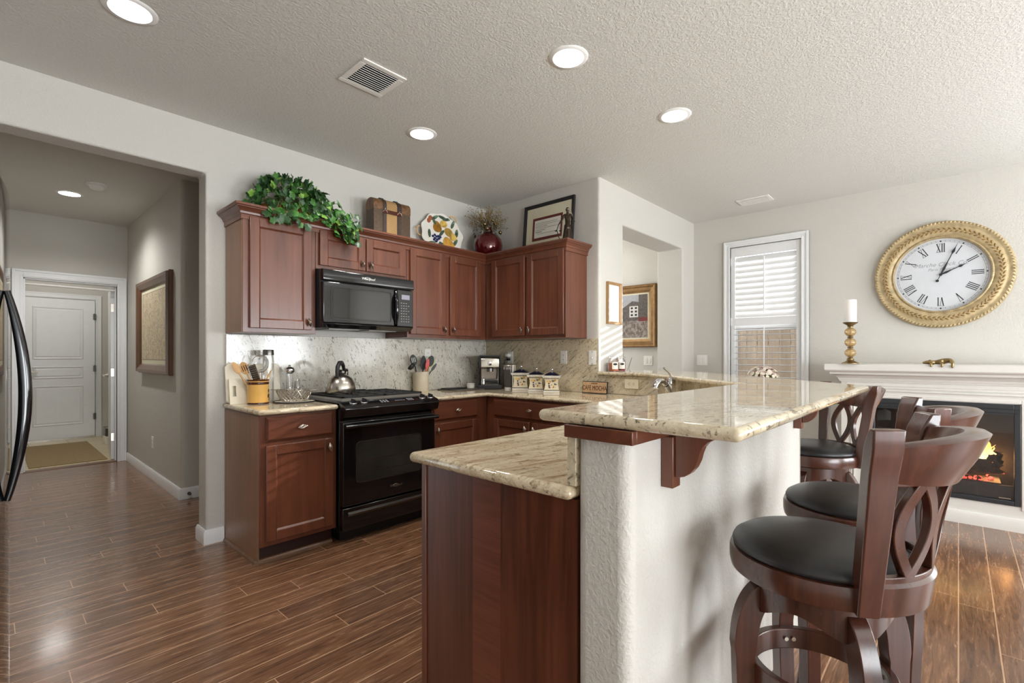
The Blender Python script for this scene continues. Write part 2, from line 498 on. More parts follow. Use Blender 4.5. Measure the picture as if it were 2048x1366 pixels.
def wall_with_holes(m, x0, x1, y0, y1, holes):
    xs = x0
    for hx0, hx1, hz0, hz1 in holes:
        m.box((xs, y0, -0.05), (hx0, y1, ZT)); m.box((hx0, y0, -0.05), (hx1, y1, hz0)); m.box((hx0, y0, hz1), (hx1, y1, ZT)); xs = hx1
    m.box((xs, y0, -0.05), (x1, y1, ZT))
wall_with_holes(m, -1.35, 5.6, -3.75, -3.6, [(-0.5, 1.7, 0.05, 2.1), (2.7, 3.6, 0.55, 2.05), (3.9, 4.8, 0.55, 2.05)])
struct(m.build('wall_rear', M['wall']))
sbox('wall_left', (-1.35, -3.75, -0.05), (-1.2, 3.7, ZT), M['wall'])
wpoly('wall_hall', [(1.135, 4.894), (3.6, 4.894), (3.6, 5.04), (1.285, 5.04), (1.285, 7.25), (1.135, 7.25)], 'z', -0.05, ZT, M['wall_dk'], 0.03, 5)
sbox('wall_hall_left', (-0.5, 3.7, -0.05), (-0.35, 9.8, ZT), M['wall_dk'])
wpoly('wall_hall_back', [(-0.4, -0.05), (0.27, -0.05), (0.27, 2.05), (1.04, 2.05), (1.04, -0.05), (1.2, -0.05), (1.2, ZT), (-0.4, ZT)], 'y', 7.2, 7.32, M['wall_dk'], 0)
sbox('wall_laundry_back', (-0.4, 9.66, -0.05), (1.6, 9.8, ZT), M['wall'])
sbox('wall_laundry_right', (1.36, 7.32, -0.05), (1.5, 9.7, ZT), M['wall'])
sbox('wall_laundry_front', (1.2, 7.25, -0.05), (1.5, 7.32, ZT), M['wall'])
sbox('wall_dining_back', (3.6, 5.0, -0.05), (5.6, 5.15, ZT), M['wall'])

BASE = [(0, 0), (0.016, 0), (0.016, 0.078), (0.007, 0.094), (0, 0.094)]
def baseboard(name, path):
    m = MB(); m.sweep(path, BASE)
    return struct(m.build(name, M['trim'], smooth=30))
baseboard('baseboard_kitchen', [(0.974, 3.775), (0.974, 3.609), (1.078, 3.609)])
baseboard('baseboard_hall', [(1.134, 7.18), (1.134, 4.893), (3.0, 4.893)])
baseboard('baseboard_laundry', [(1.36, 9.66), (1.36, 8.2)])
baseboard('baseboard_fireplace', [(5.509, 2.23), (5.509, 0.74)])

def casing(name, x0, x1, z1, y, w=0.085, t=0.018, foot=0.0):
    # trim around a doorway in a wall facing -y
    m = MB()
    for k, (o, i, d) in enumerate(((w, 0, t), (w, w*0.72, t+0.006), (w*0.3, w*0.12, t+0.004))):
        m.box((x0-o, y-d, foot), (x0-i, y, z1+o)); m.box((x1+i, y-d, foot), (x1+o, y, z1+o)); m.box((x0-i, y-d, z1+i), (x1+i, y, z1+o))
    return struct(m.build(name, M['trim'], bevel=0.003, seg=2))
casing('trim_2', 0.27, 1.04, 2.05, 7.2)
m = MB()
m.box((0.27, 7.2, 0), (0.285, 7.32, 2.05)); m.box((1.04, 7.2, 0), (1.055, 7.32, 2.05)); m.box((0.27, 7.2, 2.035), (1.04, 7.32, 2.05)); m.box((1.024, 7.24, 0), (1.04, 7.27, 2.05))
struct(m.build('trim_3', M['trim'], bevel=0.002))
casing('trim_4', 0.31, 1.135, 2.07, 9.66, 0.07, 0.016)

def lever(parent, loc, side=1, mat=None):
    m = MB(); m.cyl((0, 0, 0), (0, -0.012, 0), 0.03, n=20); m.cyl((0, 0, 0), (0, -0.05, 0), 0.011, n=12)
    m.tube([(0, -0.048, 0), (0.05*side, -0.052, 0.002), (0.12*side, -0.048, -0.004)], [0.011, 0.01, 0.008], 10)
    return m.build('handle', mat or M['pewter'], parent, loc, smooth=40)
def hinge(parent, loc, rz=0):
    m = MB(); m.box((-0.018, -0.006, -0.045), (0.018, 0, 0.045)); m.cyl((0, -0.008, -0.05), (0, -0.008, 0.05), 0.007, n=10)
    return m.build('hinge', M['steel_dk'], parent, loc, (0, 0, rz), smooth=40)
# far laundry door with three raised panels
d = thing('door_1', 'white three panel door at the far end of the laundry beyond the hallway', 'door', (0.318, 9.645, 0.015))
d['kind'] = 'structure'
W_, H_ = 0.808, 2.04
m = MB(); m.box((0, -0.03, 0), (W_, 0, H_))
m.build('leaf', M['trim'], d, bevel=0.002)
m = MB()
for z0, z1 in ((0.20, 0.78), (0.88, 1.06), (1.16, 1.92)):
    x0, x1 = 0.13, W_-0.13
    m.rings([[(x0, -0.0302, z0), (x1, -0.0302, z0), (x1, -0.0302, z1), (x0, -0.0302, z1)],
             [(x0+.012, -0.040, z0+.012), (x1-.012, -0.040, z0+.012), (x1-.012, -0.040, z1-.012), (x0+.012, -0.040, z1-.012)],
             [(x0+.03, -0.032, z0+.03), (x1-.03, -0.032, z0+.03), (x1-.03, -0.032, z1-.03), (x0+.03, -0.032, z1-.03)],
             [(x0+.045, -0.038, z0+.045), (x1-.045, -0.038, z0+.045), (x1-.045, -0.038, z1-.045), (x0+.045, -0.038, z1-.045)]])
m.build('raised_panels', M['trim'], d)
lever(d, (0.07, -0.03, 0.98))
m = MB(); m.box((0, -0.045, -0.015), (W_, 0.0, 0.012)); m.build('door_sweep', M['steel'], d)
for z in (0.3, 1.02, 1.8): hinge(d, (W_-0.004, -0.03, z))
# open door leaf seen edge-on inside the doorway
d = thing('door_2', 'white hallway door standing open into the laundry, seen edge-on', 'door', (1.036, 7.335, 0.012), PI/2-0.10)
d['kind'] = 'structure'
m = MB(); m.box((0, 0.0, 0), (0.74, 0.035, 2.03)); m.build('leaf', M['trim'], d, bevel=0.002)
lever(d, (0.68, 0.035, 0.97)).rotation_euler = (0, 0, PI)
for z in (0.26, 1.02, 1.78):
    m = MB(); m.box((-0.003, 0.002, z-0.045), (0.0, 0.033, z+0.045)); m.build('hinge', M['steel'], d)

o = MB().cyl((0.286, 7.235, 1.99), (1.023, 7.235, 1.985), 0.012, n=16).build('tension_rod', M['white'], smooth=40)
tag(o, 'white spring tension rod spanning the top of the laundry doorway', 'rod')
m = MB(); m.box((0.32, 7.42, 0.001), (0.985, 9.15, 0.012))
tag(m.build('door_mat', M['rug'], bevel=0.003), 'tan woven mat on the laundry tile inside the doorway', 'mat')
t = thing('storage_tub', 'small clear tub with dark labelled contents on the laundry floor', 'tub', (1.2, 8.75, 0))
m = MB(); m.box((-0.08, -0.11, 0.12), (0.08, 0.11, 0.235)); m.build('upper_tub', M['steel_dk'], t, bevel=0.01)
m = MB(); m.box((-0.08, -0.11, 0.0), (0.08, 0.11, 0.115)); m.build('lower_tub', M['ceramic'], t, bevel=0.01)
m = MB(); m.box((-0.05, -0.113, 0.03), (0.05, -0.111, 0.08)); m.build('tub_label', M['ink'], t)
for k, z in enumerate((1.62, 1.42, 1.24, 1.05)):
    tag(MB().box((1.352, 8.72-0.02*k, z), (1.357, 9.15, z+0.17)).build('paper_sheet', M['paper']), ['topmost paper sheet in the column on the laundry side wall', 'second paper sheet from the top on the laundry side wall', 'third paper sheet from the top on the laundry side wall', 'lowest paper sheet in the column on the laundry side wall'][k], 'paper', 'papers on the laundry wall')

# ---------------------------------------------------------------- window with shutters, fence outside
win = thing('window_1', 'tall window with white louvered shutters beside the fireplace', 'window', (5.51, 1.49, 0))
win['kind'] = 'structure'
hw = 0.34
m = MB()   # casing on the room side; wall faces -x
for o_, i_, d_ in ((0.066, 0.0, 0.02), (0.066, 0.042, 0.028), (0.018, 0.0, 0.026)):
    for s in (-1, 1):
        y0, y1 = sorted((s*(hw+i_), s*(hw+o_)))
        m.box((-d_, y0, 0.80-o_), (0, y1, 2.40+o_))
    m.box((-d_, -hw-i_, 2.40+i_), (0, hw+i_, 2.40+o_)); m.box((-d_, -hw-i_, 0.80-o_), (0, hw+i_, 0.80-i_))
m.build('casing', M['trim'], win, bevel=0.003)
m = MB()
for s in (-1, 1):
    y0, y1 = sorted((s*(hw-0.047), s*(hw-0.003)))
    m.box((0.0, y0, 0.803), (0.028, y1, 2.397))
m.box((0.0, -hw+0.047, 2.30), (0.028, hw-0.047, 2.397)); m.box((0.0, -hw+0.047, 1.555), (0.028, hw-0.047, 1.635)); m.box((0.0, -hw+0.047, 0.803), (0.028, hw-0.047, 0.90))
m.build('shutter_frame', M['trim'], win, bevel=0.002)
def louvers(name, z0, z1, n, ang):
    m = MB()
    for k in range(n):
        z = z0+(z1-z0)*(k+0.5)/n
        m.mark(); n0 = m.mark()
        prof = [(0.032*math.cos(a), 0.0048*math.sin(a)) for a in [2*PI*i/12 for i in range(12)]]
        m.prism([(p[0], p[1]) for p in prof], 'y', -hw+0.049, hw-0.049)
        m.xf(n0, Matrix.Translation((0.014, 0, z)) @ Matrix.Rotation(ang, 4, 'Y'))
    return m.build(name, M['trim'], win, smooth=60)
louvers('upper_louvers', 1.64, 2.295, 11, math.radians(-63))
louvers('lower_louvers', 0.905, 1.55, 10, math.radians(4))
for z0, z1 in ((1.68, 2.27), (0.93, 1.53)):
    m = MB(); m.box((-0.026, -0.006, z0), (-0.015, 0.006, z1)); m.build('tilt_rod', M['trim'], win, bevel=0.002)
m = MB()
for z in (2.25, 1.6, 0.95): m.box((-0.006, hw-0.012, z-0.04), (0.002, hw+0.004, z+0.04))
m.build('shutter_hinges', M['trim'], win)
m = MB()
for s in (-1, 1):
    y0, y1 = sorted((s*(hw-0.035), s*hw))
    m.box((0.09, y0, 0.80), (0.13, y1, 2.40))
m.box((0.09, -hw, 2.36), (0.13, hw, 2.40)); m.box((0.09, -hw, 0.80), (0.13, hw, 0.84)); m.box((0.08, -hw, 1.50), (0.13, hw, 1.56))
m.build('sash', M['trim'], win, bevel=0.003)
MB().box((0.108, -hw+0.03, 0.83), (0.112, hw-0.03, 2.37)).build('pane', M['pane'], win)

struct(MB().box((5.9, -6, -0.25), (14, 8, -0.06)).build('ground_outside', plain('gravel', srgb(150, 140, 126), 0.9, var=0.3, scale=30)))
fw = wood('fence_wood', srgb(112, 98, 84), srgb(156, 140, 122), 0.8, 0.0, 2, 0.6, (0.25, 0.75), 0.2)
f = thing('wooden_fence', 'weathered wooden board fence outside the shuttered window', 'fence', (7.6, 0, -0.06))
for k in range(24):
    y = -0.6+k*0.145
    MB().box((0, y, 0), (0.018, y+0.139, 1.78+0.004*(k % 3))).build('board', fw, f, bevel=0.002)
for z in (0.35, 1.45): MB().box((0.018, -0.6, z), (0.056, 2.88, z+0.09)).build('rail', fw, f)
struct(MB().box((11.0, -4, -0.2), (11.2, 9, 3.3)).build('wall_neighbour', plain('pale_siding', srgb(190, 188, 182), 0.8, var=0.03)))

# plain frames of the windows behind the camera
def rear_frame(n, x0, x1, z0, z1):
    m = MB()
    for a, b in (((x0, -3.66, z0), (x0+0.05, -3.58, z1)), ((x1-0.05, -3.66, z0), (x1, -3.58, z1)), ((x0+0.05, -3.66, z0), (x1-0.05, -3.58, z0+0.05)), ((x0+0.05, -3.66, z1-0.05), (x1-0.05, -3.58, z1)), (((x0+x1)/2-0.02, -3.64, z0+0.05), ((x0+x1)/2+0.02, -3.60, z1-0.05))):
        m.box(a, b)
    struct(m.build(n, M['trim']))
rear_frame('window_2', 2.7, 3.6, 0.55, 2.05); rear_frame('window_3', 3.9, 4.8, 0.55, 2.05); rear_frame('window_4', -0.5, 1.7, 0.05, 2.1)

# ---------------------------------------------------------------- peninsula half wall
wpoly('wall_peninsula', [(0.965, 0.535), (2.55, 0.535), (2.545, 0.68), (0.965, 0.68)], 'z', -0.05, 1.067, M['wall'], 0.03, 5)
struct(MB().prism([(2.54, 0.535), (3.70, 1.685), (3.535, 1.675), (2.53, 0.68)], 'z', -0.05, 1.0665).build('wall_peninsula_corner', M['wall']))
struct(MB().prism([(3.70, 1.66), (3.70, 2.234), (3.535, 2.234), (3.535, 1.66)], 'z', -0.05, 1.066).build('wall_peninsula_side', M['wall']))

# ---------------------------------------------------------------- ceiling fixtures
first = None
def recessed(x, y, z, label, deep):
    t = thing('recessed_light', label, 'ceiling light', (x, y, z), 0, 'recessed ceiling lights')
    MB().rings([[(r*math.cos(2*PI*k/48), r*math.sin(2*PI*k/48), zz) for k in range(48)] for r, zz in ((0.077, 0.0), (0.078, -0.006), (0.098, -0.004), (0.101, -0.0005))], cap=False).build('trim_ring', M['canwhite'], t, smooth=50)
    if deep:
        MB().rings([[(r*math.cos(2*PI*k/48), r*math.sin(2*PI*k/48), zz) for k in range(48)] for r, zz in ((0.0775, -0.004), (0.0765, 0.03), (0.066, 0.062), (0.058, 0.066), (0.056, 0.085))], cap=False).build('reflector', M['canwhite'], t, smooth=50)
        MB().lathe([(0.0, 0.060), (0.03, 0.058), (0.052, 0.066), (0.054, 0.075), (0.0, 0.075)], n=40).build('lens', M['lens'], t, smooth=50)
    else:
        MB().lathe([(0.0, -0.0055), (0.05, -0.005), (0.076, -0.002), (0.077, 0.01), (0.0, 0.012)], n=48).build('lens', M['lens'], t, smooth=50)
    l = lamp('recessed_glow', 'SPOT', (x, y, z-0.012), 72 if y > 5 else 31, (1, 0.985, 0.96), (0, 0, -1), spot_size=math.radians(150), spot_blend=0.8, shadow_soft_size=0.078)
    return t
recessed(*LIGHTS[0], 2.743, 'round recessed ceiling light cut by the top edge of the photo', True)
recessed(*LIGHTS[1], 2.743, 'round recessed ceiling light above the corner wall cabinets', True)
recessed(*LIGHTS[2], 2.743, 'large bright recessed ceiling light in the middle of the kitchen ceiling', False)
recessed(*LIGHTS[3], 2.743, 'flat glowing recessed ceiling light right of the middle one', False)
recessed(*LIGHTS[4], 2.743, 'flat glowing recessed light on the hallway ceiling beside the smoke detector', False)
lamp('laundry_glow', 'POINT', (0.6, 8.4, 2.5), 12, (1, 0.98, 0.94), shadow_soft_size=0.15)
lamp('dining_glow', 'POINT', (4.5, 3.7, 2.5), 16, (1, 0.97, 0.92), shadow_soft_size=0.15)

t = thing('smoke_detector', 'round white smoke detector on the hallway ceiling', 'smoke detector', (0.669, 5.60, 2.743))
MB().lathe([(0.0, -0.016), (0.072, -0.016), (0.078, -0.008), (0.078, 0)], n=36).build('base_plate', M['white'], t, smooth=40)
MB().lathe([(0.0, -0.05), (0.035, -0.048), (0.05, -0.04), (0.058, -0.022), (0.058, -0.016)], n=36).build('cover', M['white'], t, smooth=40)

def vent(label, cx, cy, lx, ly, n, along):
    t = thing('ceiling_vent', label, 'air vent', (cx, cy, 2.743), 0, 'ceiling air vents')
    m = MB(); b = 0.032
    m.box((-lx/2, -ly/2, -0.008), (lx/2, -ly/2+b, 0)); m.box((-lx/2, ly/2-b, -0.008), (lx/2, ly/2, 0))
    m.box((-lx/2, -ly/2+b, -0.008), (-lx/2+b, ly/2-b, 0)); m.box((lx/2-b, -ly/2+b, -0.008), (lx/2, ly/2-b, 0))
    m.build('vent_frame', M['white'], t, bevel=0.003)
    MB().box((-lx/2+b, -ly/2+b, -0.0012), (lx/2-b, ly/2-b, -0.0004)).build('backing', M['iron'], t)
    L = (ly if along == 'x' else lx)/2-b
    for k in range(n):
        m = MB(); s = -L+2*L*(k+0.5)/n
        if along == 'x': m.box((-lx/2+b, -0.006, -0.0009), (lx/2-b, 0.006, 0.0009), Matrix.Translation((0, s, -0.007)) @ Matrix.Rotation(0.55, 4, 'X'))
        else: m.box((-0.006, -ly/2+b, -0.0009), (0.006, ly/2-b, 0.0009), Matrix.Translation((s, 0, -0.007)) @ Matrix.Rotation(-0.95, 4, 'Y'))
        m.build('slat', M['white'], t)
vent('square white air vent on the ceiling above the range', 1.43, 2.35, 0.26, 0.27, 11, 'x')
vent('narrow white air vent on the ceiling near the fireplace wall', 5.065, 1.455, 0.2, 0.29, 16, 'y')

# ---------------------------------------------------------------- wall plates
def plate(label, loc, rz, kind, w=0.072, h=0.117, mat=None, group=None, cat=None):
    # lies on a wall; local front is -y
    mat = mat or M['white']
    t = thing('outlet_cover' if kind.startswith('out') else 'light_switch', label, cat or ('outlet' if kind.startswith('out') else 'switch'), loc, rz, group)
    MB().box((-w/2, -0.006, -h/2), (w/2, 0, h/2)).build('cover_plate', mat, t, bevel=0.003, seg=3)
    if kind == 'out':
        for z in (-0.02, 0.02):
            m = MB(); m.box((-0.016, -0.008, z-0.014), (0.016, -0.006, z+0.014)); m.build('socket', mat, t, bevel=0.002)
            m = MB(); m.box((-0.008, -0.0085, z-0.002), (-0.005, -0.0078, z+0.006)); m.box((0.005, -0.0085, z-0.002), (0.008, -0.0078, z+0.006)); m.cyl((0, -0.0085, z-0.007), (0, -0.0078, z-0.007), 0.0025, n=8); m.build('slots', M['ink'], t)
    elif kind == 'outh':
        for x in (-0.02, 0.02):
            m = MB(); m.box((x-0.014, -0.008, -0.016), (x+0.014, -0.006, 0.016)); m.build('socket', mat, t, bevel=0.002)
            m = MB(); m.box((x-0.002, -0.0085, -0.008), (x+0.006, -0.0078, -0.005)); m.box((x-0.002, -0.0085, 0.005), (x+0.006, -0.0078, 0.008)); m.cyl((x-0.007, -0.0085, 0), (x-0.007, -0.0078, 0), 0.0025, n=8); m.build('slots', M['ink'], t)
    elif kind == 'tog':
        m = MB(); m.box((-0.004, -0.016, -0.006), (0.004, -0.006, 0.006)); m.build('toggle', mat, t, bevel=0.001)
        m = MB()
        m.cyl((0, -0.0164, 0), (0, -0.0158, 0), 0.0022, n=8)
        m.build('toggle_tip', M['steel_dk'], t)
        for z in (-0.05, 0.05): MB().cyl((0, -0.0072, z), (0, -0.006, z), 0.004, n=10).build('screw', M['steel_dk'], t)
    else:
        k = int(kind[-1])
        for i in range(k):
            x = (i-(k-1)/2)*0.046
            MB().box((x-0.017, -0.010, -0.033), (x+0.017, -0.006, 0.033)).build('rocker', mat, t, bevel=0.002)
    return t
plate('white outlet on the hallway wall below the framed map', (1.1345, 5.918, 0.365), -PI/2, 'out')
plate('white double switch on the wall left of the shuttered window', (5.509, 2.14, 1.18), -PI/2, 'rock2', 0.117)
plate('white double switch below the gold framed street painting', (5.509, 2.80, 1.17), -PI/2, 'rock2', 0.117)
plate('white outlet on the speckled splash behind the black utensils', (2.745, 3.579, 1.235), 0, 'out', mat=M['white'])
plate('white outlet with plug behind the can opener', (3.4985, 3.24, 1.213), -PI/2, 'out')
plate('white outlet on the side splash right of the canisters', (3.4985, 2.592, 1.215), -PI/2, 'out')
plate('white switch plate on the side splash beside the vertical trim', (3.4985, 2.289, 1.213), -PI/2, 'tog', 0.075, 0.12)
plate('wide cream outlet laid sideways below the bar ledge', (3.5075, 1.925, 1.003), -PI/2, 'outh', 0.122, 0.077, M['ivory'])
plate('small cream plate below the bar behind the faucet spout', (3.368, 1.5575, 0.985), -PI*0.75, 'rock1', 0.075, 0.06, M['ivory'])
t = thing('door_stop', 'small black door stop on the hallway baseboard corner', 'door stop', (1.19, 4.8765, 0.045))
MB().cyl((0, 0, 0), (0, -0.012, 0), 0.013, n=16).build('base', M['black_m'], t, smooth=40)
MB().cyl((0, -0.012, 0), (0, -0.035, 0), 0.009, n=14).build('tip', M['greyp'], t, smooth=40)
# ================================================================ cabinets
def knob(parent, loc, rz, mat, tilt=0.0):
    # twisted spindle pull on a short post; local front -y, long axis along x before tilt
    m = MB()
    n0 = m.mark()
    rings = []
    for i in range(13):
        u = -1+2*i/12
        r = 0.0105*(1-abs(u)**1.5)+0.0012
        rings.append([(0.030*u, (r*(1+0.28*math.cos(5*a+3.0*u)))*math.cos(a)*0.75, (r*(1+0.28*math.cos(5*a+3.0*u)))*math.sin(a)) for a in [2*PI*k/20 for k in range(20)]])
    m.rings(rings)
    m.xf(n0, Matrix.Translation((0, -0.022, 0)) @ Matrix.Rotation(tilt, 4, 'Y'))
    m.cyl((0, 0, 0), (0, -0.018, 0), 0.005, n=10)
    return m.build('knob', mat, parent, loc, (0, 0, rz), smooth=50)
def door(parent, x0, x1, z0, z1, y, kn=None, mat=None, kmat=None):
    m = MB(); fw_ = 0.058; T = 0.02
    if x1-x0 < 0.3 and z1-z0 < 0.3: fw_ = 0.05
    m.box((x0, y-T, z0), (x0+fw_, y, z1)); m.box((x1-fw_, y-T, z0), (x1, y, z1))
    m.box((x0+fw_, y-T, z0), (x1-fw_, y, z0+fw_)); m.box((x0+fw_, y-T, z1-fw_), (x1-fw_, y, z1))
    d = m.build('door', M['cherry'], parent, bevel=0.0035, seg=2)
    m = MB(); a0, a1, b0, b1 = x0+fw_, x1-fw_, z0+fw_, z1-fw_
    m.rings([[(a0, y-T+0.004, b0), (a1, y-T+0.004, b0), (a1, y-T+0.004, b1), (a0, y-T+0.004, b1)],
             [(a0+.008, y-T+0.011, b0+.008), (a1-.008, y-T+0.011, b0+.008), (a1-.008, y-T+0.011, b1-.008), (a0+.008, y-T+0.011, b1-.008)]], cap=False)
    m.face([m.bm.verts[i] for i in (m.bm.verts.ensure_lookup_table() or (4, 5, 6, 7))])
    m.build('door_panel', M['cherry'], d)
    if kn: knob(d, (kn[0], y-T, kn[1]), 0, kmat or M['bronze_pull'], PI/2-0.25)
    return d
def drawer(parent, x0, x1, z0, z1, y, mat=None):
    m = MB(); T = 0.02; b = 0.012
    m.rings([[(x0, y, z0), (x1, y, z0), (x1, y, z1), (x0, y, z1)], [(x0, y-T*0.5, z0), (x1, y-T*0.5, z0), (x1, y-T*0.5, z1), (x0, y-T*0.5, z1)],
             [(x0+b, y-T, z0+b), (x1-b, y-T, z0+b), (x1-b, y-T, z1-b), (x0+b, y-T, z1-b)]])
    d = m.build('drawer_front', M['cherry_x'], parent)
    knob(d, ((x0+x1)/2, y-T, (z0+z1)/2), 0, M['pewter'], -0.12)
    return d
UB, UT = 1.38, 2.128
def upper(label, loc, rz, w, z0, z1, dep, doors, left_panel=False):
    t = thing('wall_cabinet', label, 'cabinet', loc, rz)
    m = MB(); m.box((0, -dep, z0), (w, -0.002, z1))
    m.build('carcass', M['cherry'], t, bevel=0.002)
    for x0, x1, kx in doors:
        door(t, x0, x1, z0+0.027, z1-0.018, -dep-0.001, (kx, z0+0.027+0.05))
    return t
c = upper('tall single door cherry wall cabinet left of the microwave under the ivy', (1.09, 3.61, 0), 0, 0.468, UB, UT, 0.315, [(0.037, 0.434, 0.408)])
MB().box((-0.003, -0.31, UB), (0.0, -0.012, UT)).build('side_panel', wood('maple_side', srgb(126, 90, 66), srgb(144, 106, 78), 0.4, 0.2, 2, 0.6), c)
upper('short two door cherry cabinet directly above the microwave', (1.56, 3.61, 0), 0, 0.758, 1.838, UT, 0.315, [(0.022, 0.376, 0.345), (0.383, 0.735, 0.414)])
upper('two door cherry wall cabinet on the range wall right of the microwave', (2.32, 3.61, 0), 0, 0.893, UB, UT, 0.315, [(0.022, 0.392, 0.366), (0.441, 0.812, 0.467)])
c = upper('two door cherry wall cabinet on the side wall below the framed letter', (3.52, 3.29, 0), -PI/2, 0.93, UB, UT, 0.307, [(0.09, 0.497, 0.468), (0.525, 0.918, 0.555)])
m = MB()
CR = [(0, 2.09), (0.008, 2.09), (0.008, 2.118), (0.014, 2.122), (0.017, 2.134), (0.030, 2.150), (0.044, 2.157), (0.044, 2.163), (0.052, 2.166), (0.052, 2.180), (0, 2.180)]
m.sweep([(1.088, 3.608), (1.088, 3.294), (3.212, 3.294), (3.212, 2.358), (3.519, 2.358)], CR)
tag(m.build('crown_molding', M['cherry_x'], smooth=25), 'stepped cherry crown molding along the tops of all wall cabinets', 'molding')

def base(label, loc, rz, w, dep, fronts, toe_side=None):
    t = thing('base_cabinet', label, 'cabinet', loc, rz)
    m = MB(); m.box((0, -dep, 0.105), (w, -0.002, 0.8795)); m.box((0, -dep+0.07, 0.0), (w, -0.002, 0.105))
    m.build('carcass', M['cherry'], t, bevel=0.002)
    MB().box((0.015, -dep+0.066, 0.0), (w, -dep+0.07, 0.105)).build('toe_kick', M['cherry_dk'], t)
    for k in fronts:
        if k[0] == 'd': door(t, k[1], k[2], k[3], k[4], -dep-0.001, (k[5], k[4]-0.055), kmat=M['pewter'])
        else: drawer(t, k[1], k[2], k[3], k[4], -dep-0.001)
    return t
c = base('cherry base cabinet with one drawer and one door left of the range', (1.085, 3.61, 0), 0, 0.473, 0.61, [('w', 0.03, 0.443, 0.724, 0.868), ('d', 0.03, 0.443, 0.135, 0.70, 0.415)])
MB().box((-0.003, -0.60, 0.02), (0.0, -0.012, 0.872)).build('side_panel', bpy.data.materials['maple_side'], c)
m = MB()
m.sweep([(0.0, -0.002), (0.0, -0.545), (0.473, -0.545)], [(0, 0), (0.016, 0), (0.013, 0.012), (0.006, 0.018), (0, 0.02)])
m.build('shoe_strip', M['shoe'], c, smooth=40)
base('cherry base cabinet with drawer and door between the range and the corner', (2.325, 3.61, 0), 0, 0.61, 0.61, [('w', 0.03, 0.489, 0.724, 0.868), ('d', 0.03, 0.489, 0.135, 0.70, 0.058)])
base('cherry base cabinet along the side wall below the canisters', (3.52, 3.0, 0), -PI/2, 1.05, 0.585, [('w', 0.10, 0.93, 0.724, 0.868), ('d', 0.10, 0.50, 0.135, 0.70, 0.472), ('d', 0.53, 0.93, 0.135, 0.70, 0.558)])
c = thing('base_cabinet', 'end cabinet of the peninsula with a tall dark cherry end panel facing the viewer', 'cabinet', (0.975, 0.683, 0))
MB().box((0.02, 0.003, 0), (1.55, 0.61, 0.8795)).build('carcass', M['cherry'], c)
for y0_, y1_, mt_ in ((0.0, 0.258, 'cherry_panel'), (0.258, 0.372, 'cherry_fig'), (0.372, 0.592, 'cherry_panel')): MB().box((0.0, y0_, 0), (0.018, y1_, 0.8795)).build('end_panel', M[mt_], c)
m = MB(); m.box((-0.006, 0.592, 0), (0.04, 0.612, 0.8795)); m.build('corner_stile', M['cherry'], c, bevel=0.002)

c = thing('base_cabinet', 'cherry corner cabinet under the sink below the faucet', 'cabinet', (0, 0, 0))
MB().prism([(2.545, 0.80), (3.44, 1.70), (3.44, 1.94), (2.935, 1.94), (2.53, 1.50)], 'z', 0, 0.8795).build('carcass', M['cherry'], c)

# ================================================================ stone
tag(MB().prism([(1.066, 3.588), (1.558, 3.588), (1.558, 2.962), (1.066, 2.962)], 'z', 0.882, 0.914).build('countertop', M['gr_ct'], bevel=0.0158, seg=5), 'short cream granite countertop left of the range under the orange crock', 'countertop')
m = MB()
m.prism([(2.325, 3.588), (2.325, 2.962), (2.90, 2.962), (2.90, 1.93), (2.28, 1.338), (0.945, 1.338), (0.945, 0.685), (2.54, 0.706), (3.506, 1.70), (3.508, 3.588)], 'z', 0.88, 0.914)
tag(m.build('countertop', M['gr_ct'], bevel=0.0168, seg=5), 'large cream granite countertop wrapping from the range round to the peninsula end', 'countertop')
tag(MB().box((1.085, 3.58, 0.915), (3.498, 3.609, 1.376)).build('backsplash', M['gr_A'], bevel=0.002), 'pale speckled stone backsplash behind the range and kettle', 'backsplash')
m = MB(); m.box((3.499, 2.232, 0.915), (3.519, 3.578, 1.376))
tag(m.build('backsplash', M['gr_B'], bevel=0.001), 'tan streaked stone backsplash on the side wall behind the canisters', 'backsplash')
SPL = 'low stone backsplash strip under the raised bar '
tag(MB().box((3.509, 1.70, 0.915), (3.534, 2.231, 1.0655)).build('backsplash', M['gr_B'], bevel=0.001), SPL+'around the sideways outlet', 'backsplash')
tag(MB().prism([(3.534, 1.698), (2.5595, 0.6925), (2.549, 0.705), (3.509, 1.698)], 'z', 0.915, 1.066).build('backsplash', M['gr_B']), SPL+'behind the faucet', 'backsplash')
tag(MB().box((0.966, 0.6805, 0.915), (2.545, 0.705, 1.067)).build('backsplash', M['gr_B'], bevel=0.001), SPL+'ending beside the white half wall', 'backsplash')
tag(MB().box((3.494, 2.222, 1.099), (3.521, 2.2325, 1.376)).build('edge_strip', M['white'], bevel=0.002), 'white vertical strip finishing the end of the side backsplash', 'trim')
m = MB()
m.prism([(0.945, 0.295), (2.70, 0.295), (4.06, 1.63), (4.10, 2.233), (3.475, 2.233), (3.475, 1.795), (2.53, 0.785), (0.945, 0.785)], 'z', 1.068, 1.097)
tag(m.build('breakfast_bar', M['gr_bar'], bevel=0.0143, seg=6), 'raised polished granite bar top running around the peninsula', 'bar top')

